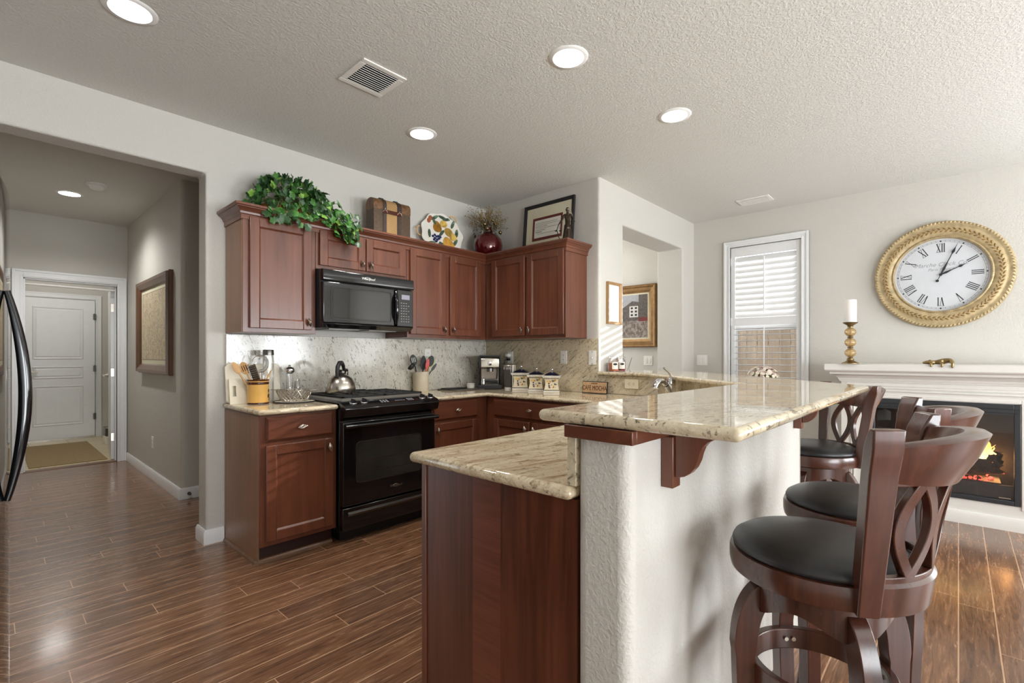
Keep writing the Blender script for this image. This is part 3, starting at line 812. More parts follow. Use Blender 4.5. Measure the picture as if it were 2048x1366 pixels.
def bbox_strip():
    t = thing('support_rail', 'dark cherry rail wrapped around the half wall below the bar top', 'rail', (0, 0, 0))
    MB().box((0.945, 0.517, 1.036), (0.964, 0.70, 1.067)).build('end_rail', M['cherry_x'], t, bevel=0.002)
    MB().box((0.964, 0.517, 1.036), (2.53, 0.534, 1.067)).build('front_rail', M['cherry_x'], t, bevel=0.002)
bbox_strip()
def corbel(x, label):
    t = thing('corbel', label, 'bracket', (x, 0.516, 0), 0, 'cherry corbels under the bar')
    MB().box((0.0, -0.012, 0.912), (0.043, 0.018, 1.0355)).build('back_plate', M['cherry'], t, bevel=0.002)
    pts = [(-0.013, 1.0675), (-0.128, 1.0675), (-0.128, 1.058)]
    for q in ((-0.128, 1.050), (-0.118, 1.044), (-0.104, 1.038), (-0.090, 1.030), (-0.080, 1.018), (-0.074, 1.003), (-0.070, 0.986), (-0.062, 0.968), (-0.050, 0.953), (-0.036, 0.943), (-0.022, 0.939), (-0.013, 0.939)): pts.append(q)
    MB().prism(pts, 'x', 0.009, 0.034).build('scroll_bracket', M['cherry'], t, bevel=0.0015)
corbel(1.117, 'cherry scroll corbel nearest the viewer under the bar corner')
corbel(2.41, 'cherry corbel at the far end of the bar near the back stool')

# ================================================================ range
t = thing('range', 'black freestanding gas range between two cherry base cabinets', 'stove', (1.565, 3.57, 0))
RW = 0.755
MB().box((0, -0.60, 0.075), (RW, 0, 0.895)).build('body', M['black'], t, bevel=0.003)
MB().box((0.03, -0.55, 0.0), (RW-0.03, -0.02, 0.075)).build('plinth', M['black_m'], t)
m = MB(); m.prism([(-0.005, -0.61), (RW+0.005, -0.61), (RW+0.005, 0.0), (-0.005, 0.0)], 'z', 0.9145, 0.928)
m.build('cooktop_flange', M['black'], t, bevel=0.005, seg=3)
m = MB()
m.rings([[(0.03, -0.565, 0.928), (RW-0.03, -0.565, 0.928), (RW-0.03, -0.03, 0.928), (0.03, -0.03, 0.928)], [(0.055, -0.54, 0.946), (RW-0.055, -0.54, 0.946), (RW-0.055, -0.05, 0.946), (0.055, -0.05, 0.946)], [(0.075, -0.52, 0.932), (RW-0.075, -0.52, 0.932), (RW-0.075, -0.07, 0.932), (0.075, -0.07, 0.932)]])
m.build('cooktop_tray', plain('grey_enamel', srgb(104, 100, 94), 0.25, var=0.05), t, bevel=0.004)
for gx0, gx1 in ((0.06, 0.37), (0.385, 0.695)):
    m = MB(); b = 0.0075
    ys = (-0.535, -0.30, -0.06)
    def bar(a, c): m.box((min(a[0], c[0])-b, min(a[1], c[1])-b, 0.945), (max(a[0], c[0])+b, max(a[1], c[1])+b, 0.957))
    bar((gx0, ys[0]), (gx1, ys[0])); bar((gx0, ys[2]), (gx1, ys[2])); bar((gx0, ys[0]), (gx0, ys[2])); bar((gx1, ys[0]), (gx1, ys[2])); bar((gx0, ys[1]), (gx1, ys[1]))
    cx = (gx0+gx1)/2
    for cy in (-0.42, -0.18):
        bar((cx, cy-0.105), (cx, cy-0.03)); bar((cx, cy+0.03), (cx, cy+0.105)); bar((gx0, cy), (cx-0.035, cy)); bar((cx+0.035, cy), (gx1, cy))
    for px in (gx0, gx1):
        for py in ys: m.box((px-0.008, py-0.008, 0.930), (px+0.008, py+0.008, 0.945))
    m.build('grate', M['iron'], t, bevel=0.002)
    for cy in (-0.42, -0.18):
        MB().lathe([(0.0, 0.931), (0.05, 0.931), (0.05, 0.936), (0.036, 0.938), (0.034, 0.944), (0.0, 0.945)], (cx, cy, 0), 28).build('burner', M['iron'], t, smooth=40)
MB().box((0.26, -0.045, 0.928), (0.52, -0.012, 0.962)).build('rear_vent', M['black'], t, bevel=0.004)
# slanted control panel
m = MB()
PP = [(-0.60, 0.928), (-0.672, 0.905), (-0.690, 0.884), (-0.668, 0.83), (-0.60, 0.805)]
m.prism(PP, 'x', -0.004, RW+0.004)
cp = m.build('control_panel', M['black'], t, bevel=0.004, seg=3)
P0 = Vector((0, -0.612, 0.9255)); P1 = Vector((0, -0.668, 0.9075))
nrm = Vector((0, -(P0.z-P1.z), (P0.y-P1.y))).normalized()
slope = math.atan2(P0.z-P1.z, P0.y-P1.y)
Mp = Matrix.Translation((P0+P1)/2) @ Matrix.Rotation(slope, 4, 'X')
def on_panel(x, y, z=0.0): return Mp @ Vector((x, y, z))
for x in (0.075, 0.155, RW-0.125, RW-0.05):
    m = MB(); n0 = m.mark()
    m.lathe([(0.0, 0), (0.024, 0), (0.024, 0.006), (0.022, 0.009), (0, 0.009)], n=28)
    m.xf(n0, Mp @ Matrix.Translation((x, 0.0, 0.0)))
    kb = m.build('knob', M['chrome'], t, smooth=40)
    m = MB(); n0 = m.mark()
    m.lathe([(0.0, 0.009), (0.0165, 0.009), (0.0155, 0.02), (0, 0.021)], n=24); m.box((-0.0045, -0.018, 0.012), (0.0045, 0.018, 0.028))
    m.xf(n0, Mp @ Matrix.Translation((x, 0.0, 0.0)) @ Matrix.Rotation(0.4, 4, 'Z'))
    m.build('knob_cap', M['black_m'], kb, smooth=40)
m = MB()
for i in range(3):
    for j in range(2):
        n0 = m.mark(); m.cyl((0, 0, 0.0), (0, 0, 0.0012), 0.008, n=14); m.xf(n0, Mp @ Matrix.Translation((0.285+0.023*i, 0.010-0.022*j, 0)))
for i in range(5):
    n0 = m.mark(); m.box((-0.006, -0.003, 0), (0.006, 0.003, 0.0012)); m.xf(n0, Mp @ Matrix.Translation((0.40+0.017*i, -0.006, 0)))
for i in range(3):
    for j in range(3):
        n0 = m.mark(); m.box((-0.006, -0.004, 0), (0.006, 0.004, 0.0012)); m.xf(n0, Mp @ Matrix.Translation((0.505+0.018*i, 0.012-0.013*j, 0)))
m.build('panel_buttons', M['ink_lt'], t)
n = MB(); n0 = n.mark(); n.box((0.355, 0.005, 0), (0.47, 0.02, 0.0008)); n.xf(n0, Mp); n.build('clock_display', plain('dark_display', srgb(40, 42, 58), 0.1), t)
# oven door, window, handle, drawer
od = MB().box((0.004, -0.640, 0.245), (RW-0.004, -0.602, 0.795)).build('oven_door', M['black'], t, bevel=0.006, seg=3)
m = MB()
for i in range(2):
    pass
r = 0.025; x0, x1, z0, z1 = 0.10, 0.62, 0.39, 0.655
def rr(x0, x1, z0, z1, r, y, n=6):
    P = []
    for cx, cz, a0 in ((x1-r, z1-r, 0), (x0+r, z1-r, PI/2), (x0+r, z0+r, PI), (x1-r, z0+r, 1.5*PI)):
        for k in range(n+1):
            a = a0+PI/2*k/n; P.append((cx+r*math.cos(a), y, cz+r*math.sin(a)))
    return P
m.rings([rr(x0-.006, x1+.006, z0-.006, z1+.006, r+.006, -0.640), rr(x0-.006, x1+.006, z0-.006, z1+.006, r+.006, -0.6425), rr(x0, x1, z0, z1, r, -0.6425), rr(x0, x1, z0, z1, r, -0.640)], cap=False)
m.build('window_bezel', M['steel_dk'], od)
m = MB(); m.rings([rr(x0, x1, z0, z1, r, -0.640), rr(x0, x1, z0, z1, r, -0.6408)]); m.build('oven_glass', plain('dark_oven_glass', srgb(46, 45, 42), 0.06, var=0.25, scale=6), od)
m = MB()
for z in (0.45, 0.53): m.box((x0+.01, -0.6413, z), (x1-.01, -0.6405, z+0.004))
m.build('oven_rack', M['steel_dk'], od)
m = MB(); m.tube([(0.0, -0.672, 0.772), (RW, -0.672, 0.772)], 0.019, 16, flat=0.8); m.box((0.01, -0.67, 0.760), (0.05, -0.638, 0.786)); m.box((RW-0.05, -0.67, 0.760), (RW-0.01, -0.638, 0.786))
m.build('oven_handle', M['black'], od, smooth=40, bevel=0.002)
def logo(parent, loc, s, mat):
    lettering('logo_lettering', 'Whirlpool', s, mat, parent, loc, (PI/2, 0, 0), 0.0004, 0.25)
    m = MB(); pts = []
    for k in range(26):
        a = -0.5+5.4*k/25
        pts.append((loc[0]-0.15*s+1.15*s*math.cos(a)*(0.9-0.012*k), loc[1]-0.0002, loc[2]+0.36*s*math.sin(a)+0.1*s))
    m.tube(pts, 0.035*s, 5)
    m.build('logo_swoosh', mat, parent)
logo(od, (0.405, -0.6412, 0.315), 0.024, M['pewter'])
dr = MB().box((0.004, -0.635, 0.085), (RW-0.004, -0.602, 0.232)).build('storage_drawer', M['black'], t, bevel=0.004)
m = MB(); m.prism([(-0.635, 0.205), (-0.650, 0.195), (-0.635, 0.176)], 'x', 0.04, RW-0.04); m.build('drawer_pull', M['steel_dk'], dr, bevel=0.001)

# ================================================================ microwave
t = thing('microwave', 'black over-the-range microwave below the short cherry cabinet', 'microwave', (1.563, 3.605, 1.425))
MW, MD, MH = 0.752, 0.385, 0.408
MB().box((0, -MD+0.02, 0.0), (MW, 0, MH)).build('body', M['black_m'], t, bevel=0.003)
MB().prism([(-MD+0.02, 0.0), (-MD-0.02, 0.028), (-MD+0.02, 0.06)], 'x', 0.0, MW).build('bottom_lip', M['black'], t, bevel=0.003)
m = MB(); m.prism([(-MD+0.02, 0.325), (-MD-0.025, 0.325), (-MD-0.03, 0.345), (-MD-0.022, MH-0.004), (-MD+0.02, MH)], 'x', 0.0, MW)
vg = m.build('vent_cover', M['black'], t, bevel=0.004, seg=3)
logo(vg, (0.345, -MD-0.0285, 0.368), 0.026, M['white'])
mgl = plain('microwave_glass', srgb(30, 31, 31), 0.03, var=0.05, coat=0.6)
m = MB(); m.box((0.002, -MD-0.022, 0.032), (0.575, -MD+0.02, 0.32))
md_ = m.build('door', M['black'], t, bevel=0.008, seg=3)
m = MB(); m.rings([rr(0.075, 0.53, 0.075, 0.275, 0.02, -MD-0.022), rr(0.075, 0.53, 0.075, 0.275, 0.02, -MD-0.0232)]); m.build('door_window', mgl, md_)
m = MB()
m.rings([rr(0.06, 0.545, 0.06, 0.29, 0.02, -MD-0.0215), rr(0.06, 0.545, 0.06, 0.29, 0.02, -MD-0.0245), rr(0.064, 0.541, 0.064, 0.286, 0.018, -MD-0.0245), rr(0.064, 0.541, 0.064, 0.286, 0.018, -MD-0.0215)], cap=False)
m.build('window_bezel', M['black_m'], md_)
m = MB(); m.tube([(0.588, -MD-0.02, 0.30), (0.580, -MD-0.045, 0.25), (0.576, -MD-0.055, 0.175), (0.580, -MD-0.045, 0.10), (0.588, -MD-0.02, 0.05)], [0.012, 0.014, 0.015, 0.014, 0.012], 12, flat=0.8); m.build('door_handle', M['black'], md_, smooth=60)
kp = MB().box((0.598, -MD-0.02, 0.032), (MW-0.002, -MD+0.02, 0.32)).build('control_panel', M['black'], t, bevel=0.006, seg=3)
MB().box((0.64, -MD-0.0212, 0.245), (0.715, -MD-0.0198, 0.282)).build('display', plain('grey_display', srgb(140, 140, 152), 0.2), kp)
m = MB()
for j in range(8):
    for i in range(4):
        if j >= 3 and i == 3 and j % 2: continue
        m.box((0.634+0.022*i, -MD-0.0212, 0.070+0.0205*j), (0.644+0.022*i, -MD-0.0198, 0.075+0.0205*j))
m.build('keypad', M['ink_lt'], kp)
m = MB(); m.box((0.10, -0.30, -0.004), (0.34, -0.10, 0.0)); m.box((0.42, -0.30, -0.004), (0.66, -0.10, 0.0)); m.build('grease_filter', M['steel_dk'], t)

# ================================================================ refrigerator at the left edge
t = thing('refrigerator', 'glossy black refrigerator with bowed handle at the left edge', 'refrigerator', (-0.0135, 1.012, 0), math.radians(86))
# local: front faces -y, runs along x away from the viewer
MB().box((0.0, 0.075, 0.01), (0.92, 0.75, 1.63)).build('cabinet_body', M['black'], t, bevel=0.004)
fd = plain('black_gloss_door', srgb(20, 20, 22), 0.045, coat=0.6, var=0.03)
def fdoor(x0, x1):
    P = [(x0, 0.07), (x0, 0.012)]
    for k in range(9):
        u = k/8; P.append((x0+0.01+(x1-x0-0.02)*u, 0.006-0.010*math.sin(PI*u)))
    P += [(x1, 0.012), (x1, 0.07)]
    return MB().prism(P, 'z', 0.09, 1.625).build('door', fd, t, smooth=50)
fa = fdoor(0.0, 0.455); fb = fdoor(0.461, 0.92)
for dd, x in ((fb, 0.59),):
    m = MB(); pts = []; rr_ = []
    for k in range(25):
        u = k/24
        pts.append((x, -0.006-0.030*math.sin(PI*u)**0.9, 0.90+0.48*u)); rr_.append(0.006+0.006*math.sin(PI*u))
    m.tube(pts, rr_, 14); m.build('handle', M['black'], dd, smooth=60)
MB().box((0.02, 0.03, 0.01), (0.90, 0.07, 0.085)).build('toe_grille', M['black_m'], t)
# ================================================================ bar stools
def make_stool(label):
    t = thing('bar_stool', label, 'bar stool', (0, 0, 0), 0, 'swivel stools along the bar')
    wd = M['stool']
    # legs: bowed out from under the seat, square section, on the diagonals
    for k, a in enumerate((45, 135, 225, 315)):
        ra = math.radians(a); ux, uy = math.cos(ra), math.sin(ra)
        prof = [(0.075, 0.668), (0.118, 0.660), (0.150, 0.632), (0.170, 0.585), (0.178, 0.52), (0.176, 0.42), (0.170, 0.30), (0.172, 0.16), (0.185, 0.05), (0.196, 0.0)]
        # smooth
        P = []
        for i in range(len(prof)-1):
            p0 = prof[max(i-1, 0)]; p1 = prof[i]; p2 = prof[i+1]; p3 = prof[min(i+2, len(prof)-1)]
            for j in range(4):
                u = j/4
                P.append(tuple(0.5*((2*p1[c])+(-p0[c]+p2[c])*u+(2*p0[c]-5*p1[c]+4*p2[c]-p3[c])*u*u+(-p0[c]+3*p1[c]-3*p2[c]+p3[c])*u**3) for c in (0, 1)))
        P.append(prof[-1])
        m = MB(); rings = []
        for i in range(len(P)):
            a_ = Vector(P[max(i-1, 0)]); b_ = Vector(P[min(i+1, len(P)-1)])
            d = (b_-a_).normalized(); nn = Vector((-d.y, d.x))
            th_ = 0.030 if P[i][1] > 0.5 else 0.026
            if i == 0: nn = Vector((0, 1))
            if i == len(P)-1: nn = Vector((1, 0))
            w = 0.019
            p = Vector(P[i])
            q0 = p+nn*th_*0.9; q1 = p-nn*th_*0.9
            rings.append([(q0.x*ux-w*uy, q0.x*uy+w*ux, q0.y), (q0.x*ux+w*uy, q0.x*uy-w*ux, q0.y), (q1.x*ux+w*uy, q1.x*uy-w*ux, q1.y), (q1.x*ux-w*uy, q1.x*uy+w*ux, q1.y)])
        m.rings(rings)
        # keep feet and tops level
        for v in m.bm.verts: v.co.z = max(0.0, min(v.co.z, 0.672))
        m.build('leg', wd, t, smooth=35, bevel=0.003)
    m = MB(); n = 96; R0, R1 = 0.140, 0.160
    rings = []
    for k in range(n):
        a = 2*PI*k/n; c, s = math.cos(a), math.sin(a)
        rings.append([(R0*c, R0*s, 0.430), (R1*c, R1*s, 0.430), (R1*c, R1*s, 0.485), (R0*c, R0*s, 0.485)])
    m.rings(rings, closed=True)
    fr = m.build('foot_ring', wd, t, smooth=30, bevel=0.003)
    for a in (45, 135, 225, 315):
        for da in (-4, 4):
            ra = math.radians(a+da); c, s = math.cos(ra), math.sin(ra)
            MB().cyl((0.1395*c, 0.1395*s, 0.458), (0.135*c, 0.135*s, 0.458), 0.0055, n=12).build('bolt', M['pewter'], fr, smooth=40)
    # curved apron under the swivel
    m = MB(); rings = []
    for k in range(n):
        a = 2*PI*k/n; c, s = math.cos(a), math.sin(a)
        dip = 0.020*math.cos(4*a)
        lo = 0.642+dip-0.015
        rings.append([(0.095*c, 0.095*s, lo), (0.148*c, 0.148*s, lo), (0.148*c, 0.148*s, 0.690), (0.095*c, 0.095*s, 0.690)])
    m.rings(rings, closed=True)
    m.build('apron', M['stool'], t, smooth=30)
    MB().cyl((0, 0, 0.664), (0, 0, 0.704), 0.09, n=32).build('swivel', M['black_m'], t, smooth=40)
    MB().lathe([(0.0, 0.703), (0.175, 0.698), (0.195, 0.702), (0.198, 0.716), (0.198, 0.742), (0.195, 0.752), (0.186, 0.754), (0.0, 0.754)], n=72).build('seat_frame', wd, t, smooth=40)
    MB().lathe([(0.0, 0.752), (0.184, 0.752), (0.190, 0.757), (0.191, 0.764), (0.187, 0.772), (0.168, 0.784), (0.13, 0.793), (0.07, 0.799), (0.0, 0.800)], n=72).build('seat_cushion', M['leather'], t, smooth=60)
    # back: everything wraps a cylinder about the seat and leans backward
    R = 0.193
    def wrap(s, z, d):
        a = s/R
        r = R+d+max(0.0, z-0.70)*0.165+0.10*max(0, z-1.0)
        return (r*math.sin(a), -r*math.cos(a), z)
    SP = 0.165
    for sg in (-1, 1):
        m = MB(); rings = []
        for i in range(22):
            z = 0.700+0.392*i/21
            w = 0.020
            top = 0.0 if i < 20 else 0.006*(i-19)
            s0, s1 = sg*SP-w, sg*SP+w
            fo = 0.020-top; bk = 0.020-top*0.6
            rings.append([wrap(s0, z, -fo), wrap(s1, z, -fo), wrap(s1, z, bk), wrap(s0, z, bk)])
        m.rings(rings); m.build('back_post', wd, t, smooth=35, bevel=0.004, seg=3)
    m = MB(); rings = []
    for i in range(41):
        u = -1+2*i/40; s = u*(SP-0.012)
        e = 0.016*(1-u*u)
        z0, z1 = 0.985-0.012*(1-u*u), 1.062+e*1.1
        o = 0.020*(1-u*u)
        rings.append([wrap(s, z0, -0.012), wrap(s, z0, 0.010+o*0.4), wrap(s, (z0+z1)/2, 0.016+o), wrap(s, z1-0.006, 0.016+o*1.3), wrap(s, z1, 0.006+o*1.3), wrap(s, z1-0.003, -0.012+o*0.6), wrap(s, (z0+z1)/2, -0.016)])
    m.rings(rings); m.build('top_rail', wd, t, smooth=50)
    m = MB(); rings = []
    for i in range(41):
        u = -1+2*i/40; s = u*(SP-0.008)
        rings.append([wrap(s, 0.702, -0.012), wrap(s, 0.702, 0.016), wrap(s, 0.765, 0.016), wrap(s, 0.772, 0.008), wrap(s, 0.772, -0.008), wrap(s, 0.765, -0.012)])
    m.rings(rings); m.build('back_band', wd, t, smooth=40)
    m = MB()
    A, H2 = 0.037, 0.205
    zc = 0.884
    for s0 in (-0.088, 0.0, 0.088):
        for sg in (-1, 1):
            pts = []
            for i in range(33):
                z = -0.122+0.244*i/32
                pts.append((s0+sg*A*math.cos(PI*z/H2), zc+z))
            m.ribbon(pts, 0.020, 0.017, wrap)
    for z0, z1, w in ((0.768, 0.785, 0.15), (0.976, 0.992, 0.15)):
        rings = []
        for i in range(25):
            s = -w+2*w*i/24
            rings.append([wrap(s, z0, -0.0085), wrap(s, z0, 0.0085), wrap(s, z1, 0.0085), wrap(s, z1, -0.0085)])
        m.rings(rings)
    m.build('back_splat', wd, t, smooth=35, bevel=0.002)
    return t
stool = make_stool('nearest wooden bar stool with black leather seat in the foreground')
stool.location = (1.382, 0.253, 0); stool.rotation_euler = (0, 0, math.radians(-6.2))
dup(stool, (1.895, 0.249, 0), math.radians(11.2), 'middle bar stool just behind the nearest one along the bar')
dup(stool, (2.835, 0.54, 0), math.radians(39), 'farthest bar stool partly hidden behind the half wall near the fireplace')

# ================================================================ fireplace
t = thing('fireplace', 'white mantel fireplace with a black firebox on the far wall', 'fireplace', (4.88, 0.11, 0))
# local: front faces -x, y runs sideways, x goes into the wall
TW = M['trimw']
FY0, FY1, FZ0, FZ1 = -0.43, 0.42, 0.175, 0.888
m = MB()
m.box((0.0, FY1, 0), (0.62, 0.615, 1.03)); m.box((0.0, -0.625, 0), (0.62, FY0, 1.03)); m.box((0.0, FY0, FZ1), (0.62, FY1, 1.03)); m.box((0.0, FY0, 0), (0.62, FY1, FZ0))
m.build('surround', TW, t)
m = MB()
m.sweep([(0.62, 0.62), (0.0, 0.615), (0.0, -0.625), (0.62, -0.63)][::1], [(0, 0), (0.022, 0), (0.022, 0.07), (0.012, 0.09), (0, 0.092)])
m.build('plinth_molding', TW, t, smooth=30)
m = MB()
m.sweep([(0.62, 0.615), (0.0, 0.615), (0.0, -0.625), (0.62, -0.625)], [(0, 1.018), (0.010, 1.018), (0.014, 1.030), (0.018, 1.032), (0.022, 1.046), (0.040, 1.064), (0.062, 1.076), (0.070, 1.078), (0.074, 1.094), (0.098, 1.106), (0.104, 1.114), (0.104, 1.158), (0.101, 1.161), (0, 1.161)])
m.build('mantel_molding', TW, t, smooth=22)
MB().box((-0.104, -0.729, 1.158), (0.622, 0.719, 1.1615)).build('mantel_shelf', TW, t)
def frame_mold(m, y0, y1, z0, z1, w, d):
    # picture-frame molding lying on the front face
    for a, b in (((-d, y0, z0), (0, y0+w, z1)), ((-d, y1-w, z0), (0, y1, z1)), ((-d, y0+w, z1-w), (0, y1-w, z1))):
        m.box(a, b)
m = MB()
frame_mold(m, -0.56, 0.55, 0.10, 0.978, 0.012, 0.012); frame_mold(m, -0.54, 0.53, 0.10, 0.955, 0.010, 0.016)
frame_mold(m, -0.455, 0.445, 0.15, 0.915, 0.022, 0.010)
m.build('panel_molding', TW, t, bevel=0.003)
m = MB(); m.box((-0.006, -0.59, 0.985), (0, 0.58, 1.01)); m.build('frieze', TW, t, bevel=0.003)

fb = thing('electric_fireplace', 'black framed glass fronted insert with burning logs inside the white mantel', 'fireplace insert', (4.88, 0.105, 0))
BK = plain('firebox_black', srgb(44, 46, 50), 0.4, var=0.1)
y0, y1, z0, z1 = -0.424, 0.424, 0.178, 0.885
m = MB(); w = 0.032
for a, b in (((-0.012, y0, z0), (0.02, y0+w, z1)), ((-0.012, y1-w, z0), (0.02, y1, z1)), ((-0.012, y0+w, z1-0.075), (0.02, y1-w, z1)), ((-0.012, y0+w, z0), (0.02, y1-w, z0+w))): m.box(a, b)
m.build('frame', BK, fb, bevel=0.003)
m = MB(); m.box((-0.016, y0+0.01, z1-0.035), (-0.01, y1-0.01, z1-0.028)); m.box((-0.014, y0+0.01, z1-0.062), (-0.008, y1-0.01, z1-0.055)); m.build('louver_lines', M['black_m'], fb)
m = MB(); d = 0.38
m.box((d, y0, z0), (d+0.01, y1, z1)); m.box((0.021, y0, z0), (d, y0+0.01, z1)); m.box((0.021, y1-0.01, z0), (d, y1, z1)); m.box((0.021, y0+0.01, z1-0.01), (d, y1-0.01, z1)); m.box((0.021, y0+0.01, z0), (d, y1-0.01, z0+0.01))
m.build('firebox', plain('soot', srgb(40, 38, 37), 0.6, var=0.3), fb)
MB().box((0.03, y0+0.012, z0+0.012), (0.034, y1-0.012, z0+0.13)).build('lower_panel', BK, fb)
MB().box((0.008, y0+0.03, z0+0.03), (0.012, y1-0.03, z1-0.075)).build('glass_front', glass('fire_glass', mirror=0.06), fb)
bark = NT('charred_log')
v = bark.noise(bark.coord((1, 8, 8)), 3.2, 5, 0.7, 0.5)
bark.bump(v, 0.8, 0.02)
em = bark.noise(bark.coord(), 9, 4, 0.7)
bark.set(Base_Color=bark.ramp(v, [(0.3, srgb(14, 13, 13)), (0.7, srgb(66, 58, 50))]), Roughness=0.85, Emission_Color=(1, 0.16, 0.04, 1), Emission_Strength=bark.math('MULTIPLY', bark.math('GREATER_THAN', em, 0.63), 0.8))
def log(p0, p1, r, jag):
    m = MB(); n = 18; rings = []
    P0, P1 = Vector(p0), Vector(p1); ax = (P1-P0).normalized(); s = ax.cross(Vector((0, 0, 1))).normalized(); u = s.cross(ax)
    for i in range(13):
        f = i/12; c = P0.lerp(P1, f)
        ring = []
        for k in range(n):
            a = 2*PI*k/n; rr2 = r*(1+0.16*noise.noise(Vector((math.cos(a)*1.5, math.sin(a)*1.5, f*4+r*50))))
            off = ax*(0.03*((k % 3)-1) if (jag and i == 0) else 0)
            ring.append(c+(s*math.cos(a)+u*math.sin(a))*rr2+off)
        rings.append(ring)
    m.rings(rings)
    return m.build('log', bark.m, fb, smooth=50)
log((0.14, -0.32, 0.445), (0.17, 0.34, 0.40), 0.082, True)
log((0.22, -0.18, 0.46), (0.26, 0.30, 0.50), 0.05, True)
log((0.10, 0.05, 0.385), (0.20, 0.37, 0.44), 0.04, True)
emb = NT('embers')
e1 = emb.noise(emb.coord(), 30, 3, 0.7)
emb.set(Base_Color=srgb(40, 20, 16), Emission_Color=emb.ramp(e1, [(0.4, srgb(120, 14, 12)), (0.6, srgb(255, 92, 70))]), Emission_Strength=emb.math('MULTIPLY', emb.math('GREATER_THAN', e1, 0.47), 2.0))
m = MB(); n0 = m.mark()
for i in range(60):
    m.sph((random.uniform(0.06, 0.26), random.uniform(-0.3, 0.36), 0.315+random.uniform(0, 0.012)), random.uniform(0.010, 0.018), 4, (1, 1, 0.8))
em_ = m.build('ember_bed', emb.m, fb); em_['kind'] = 'stuff'
MB().box((0.05, -0.33, 0.30), (0.30, 0.38, 0.315)).build('ember_tray', M['black_m'], fb)
fl = NT('flame')
g = fl.n('ShaderNodeSeparateXYZ'); fl.l(fl.coord(), g.inputs[0])
hgt = fl.math('DIVIDE', fl.math('SUBTRACT', g.outputs[2], 0.47), 0.20)
fc = fl.ramp(hgt, [(0.0, (1, 0.82, 0.42, 1)), (0.45, (1, 0.50, 0.12, 1)), (1.0, (0.75, 0.22, 0.03, 1))])
fe = fl.n('ShaderNodeEmission'); fl.l(fc, fe.inputs[0]); fe.inputs[1].default_value = 1.7
ft = fl.n('ShaderNodeBsdfTransparent'); fx_ = fl.n('ShaderNodeMixShader')
fn = fl.noise(fl.coord((18, 18, 5)), 2.2, 3, 0.6, 0.5)
fl.l(fl.ramp(fn, [(0.28, (0.15, 0.15, 0.15, 1)), (0.46, (0.92, 0.92, 0.92, 1))]), fx_.inputs[0]); fl.l(ft.outputs[0], fx_.inputs[1]); fl.l(fe.outputs[0], fx_.inputs[2])
fl.l(fx_.outputs[0], fl.t.nodes['Material Output'].inputs[0])
for i in range(44):
    y = random.uniform(-0.31, 0.10); x = random.uniform(0.07, 0.20); h = random.uniform(0.09, 0.22)*(1.1 if y > -0.12 else 0.7); b = random.uniform(0.014, 0.030)
    m = MB(); rings = []; ph = random.uniform(0, 6)
    for k in range(9):
        f = k/8; wv = 0.022*f*math.sin(ph+5*f); r = b*(1-f)**0.7*(0.75+0.5*math.sin(PI*min(1, f*1.6)))+0.0006
        rings.append([(x+wv*0.5+r*0.5*math.cos(a), y+wv+r*math.sin(a), 0.475+h*f) for a in [2*PI*q/8 for q in range(8)]])
    m.rings(rings); m.build('flame', fl.m, fb, smooth=60)
MB().box((-0.0135, -0.375, 0.222), (-0.0115, -0.315, 0.230)).build('maker_badge', M['pewter'], fb)
lamp('fire_glow', 'POINT', (5.20, -0.2, 0.42), 2.5, (1, 0.45, 0.15), shadow_soft_size=0.10)

# ================================================================ mantel things
t = thing('doily', 'white lace doily draped under the candle holder on the mantel', 'doily', (4.86, 0.66, 1.1615))
m = MB(); rings = []
for r in (0.0, 0.05, 0.09, 0.115):
    rings.append([((r*(1+0.06*math.cos(14*a) if r > 0.1 else r))*math.cos(a) if r <= 0.1 else r*(1+0.06*math.cos(14*a))*math.cos(a), r*(1+(0.06*math.cos(14*a) if r > 0.1 else 0))*math.sin(a), 0.0012+0.012*max(0, r-0.08)*20*0.04*(1+math.cos(5*a))) for a in [2*PI*k/84 for k in range(84)]])
m.rings(rings, cap=True); d = m.build('lace', M['paper'], t, smooth=50)
sm = d.modifiers.new('thick', 'SOLIDIFY'); sm.thickness = 0.001
t = thing('candle_holder', 'brass candlestick of three amber glass balls on the mantel', 'candle holder', (4.86, 0.66, 1.1655))
def ring_l(name, prof, mat, n=32, sm=45): return MB().lathe(prof, n=n).build(name, mat, t, smooth=sm)
ring_l('base', [(0, 0), (0.062, 0), (0.062, 0.004), (0.044, 0.014), (0.03, 0.022), (0.024, 0.028), (0.026, 0.034), (0.026, 0.040), (0, 0.040)], M['brass'])
zz = 0.040
for k in range(3):
    ring_l('collar', [(0, zz), (0.019, zz), (0.021, zz+0.004), (0.019, zz+0.008), (0.021, zz+0.012), (0.0, zz+0.012)], M['brass'])
    MB().sph((0, 0, zz+0.012+0.037), 0.041, 14, (1, 1, 0.9)).build('glass_ball', M['amber'], t, smooth=80)
    MB().cyl((0, 0, zz+0.012), (0, 0, zz+0.088), 0.004, n=8).build('stem', M['brass'], t, smooth=40)
    zz += 0.086
ring_l('cup', [(0, zz), (0.019, zz), (0.02, zz+0.014), (0.026, zz+0.02), (0.052, zz+0.038), (0.054, zz+0.043), (0.0, zz+0.043)], M['brass'])
ct = 1.1655+zz+0.0435
c = thing('pillar_candle', 'white pillar candle on the amber glass candlestick', 'candle', (4.86, 0.66, ct))
MB().lathe([(0, 0), (0.043, 0), (0.0445, 0.003), (0.0445, 0.182), (0.042, 0.186), (0.0, 0.183)], n=36).build('wax', M['wax'], c, smooth=50)
MB().cyl((0, 0, 0.183), (0.002, 0, 0.193), 0.0012, n=6).build('wick', M['ink'], c)
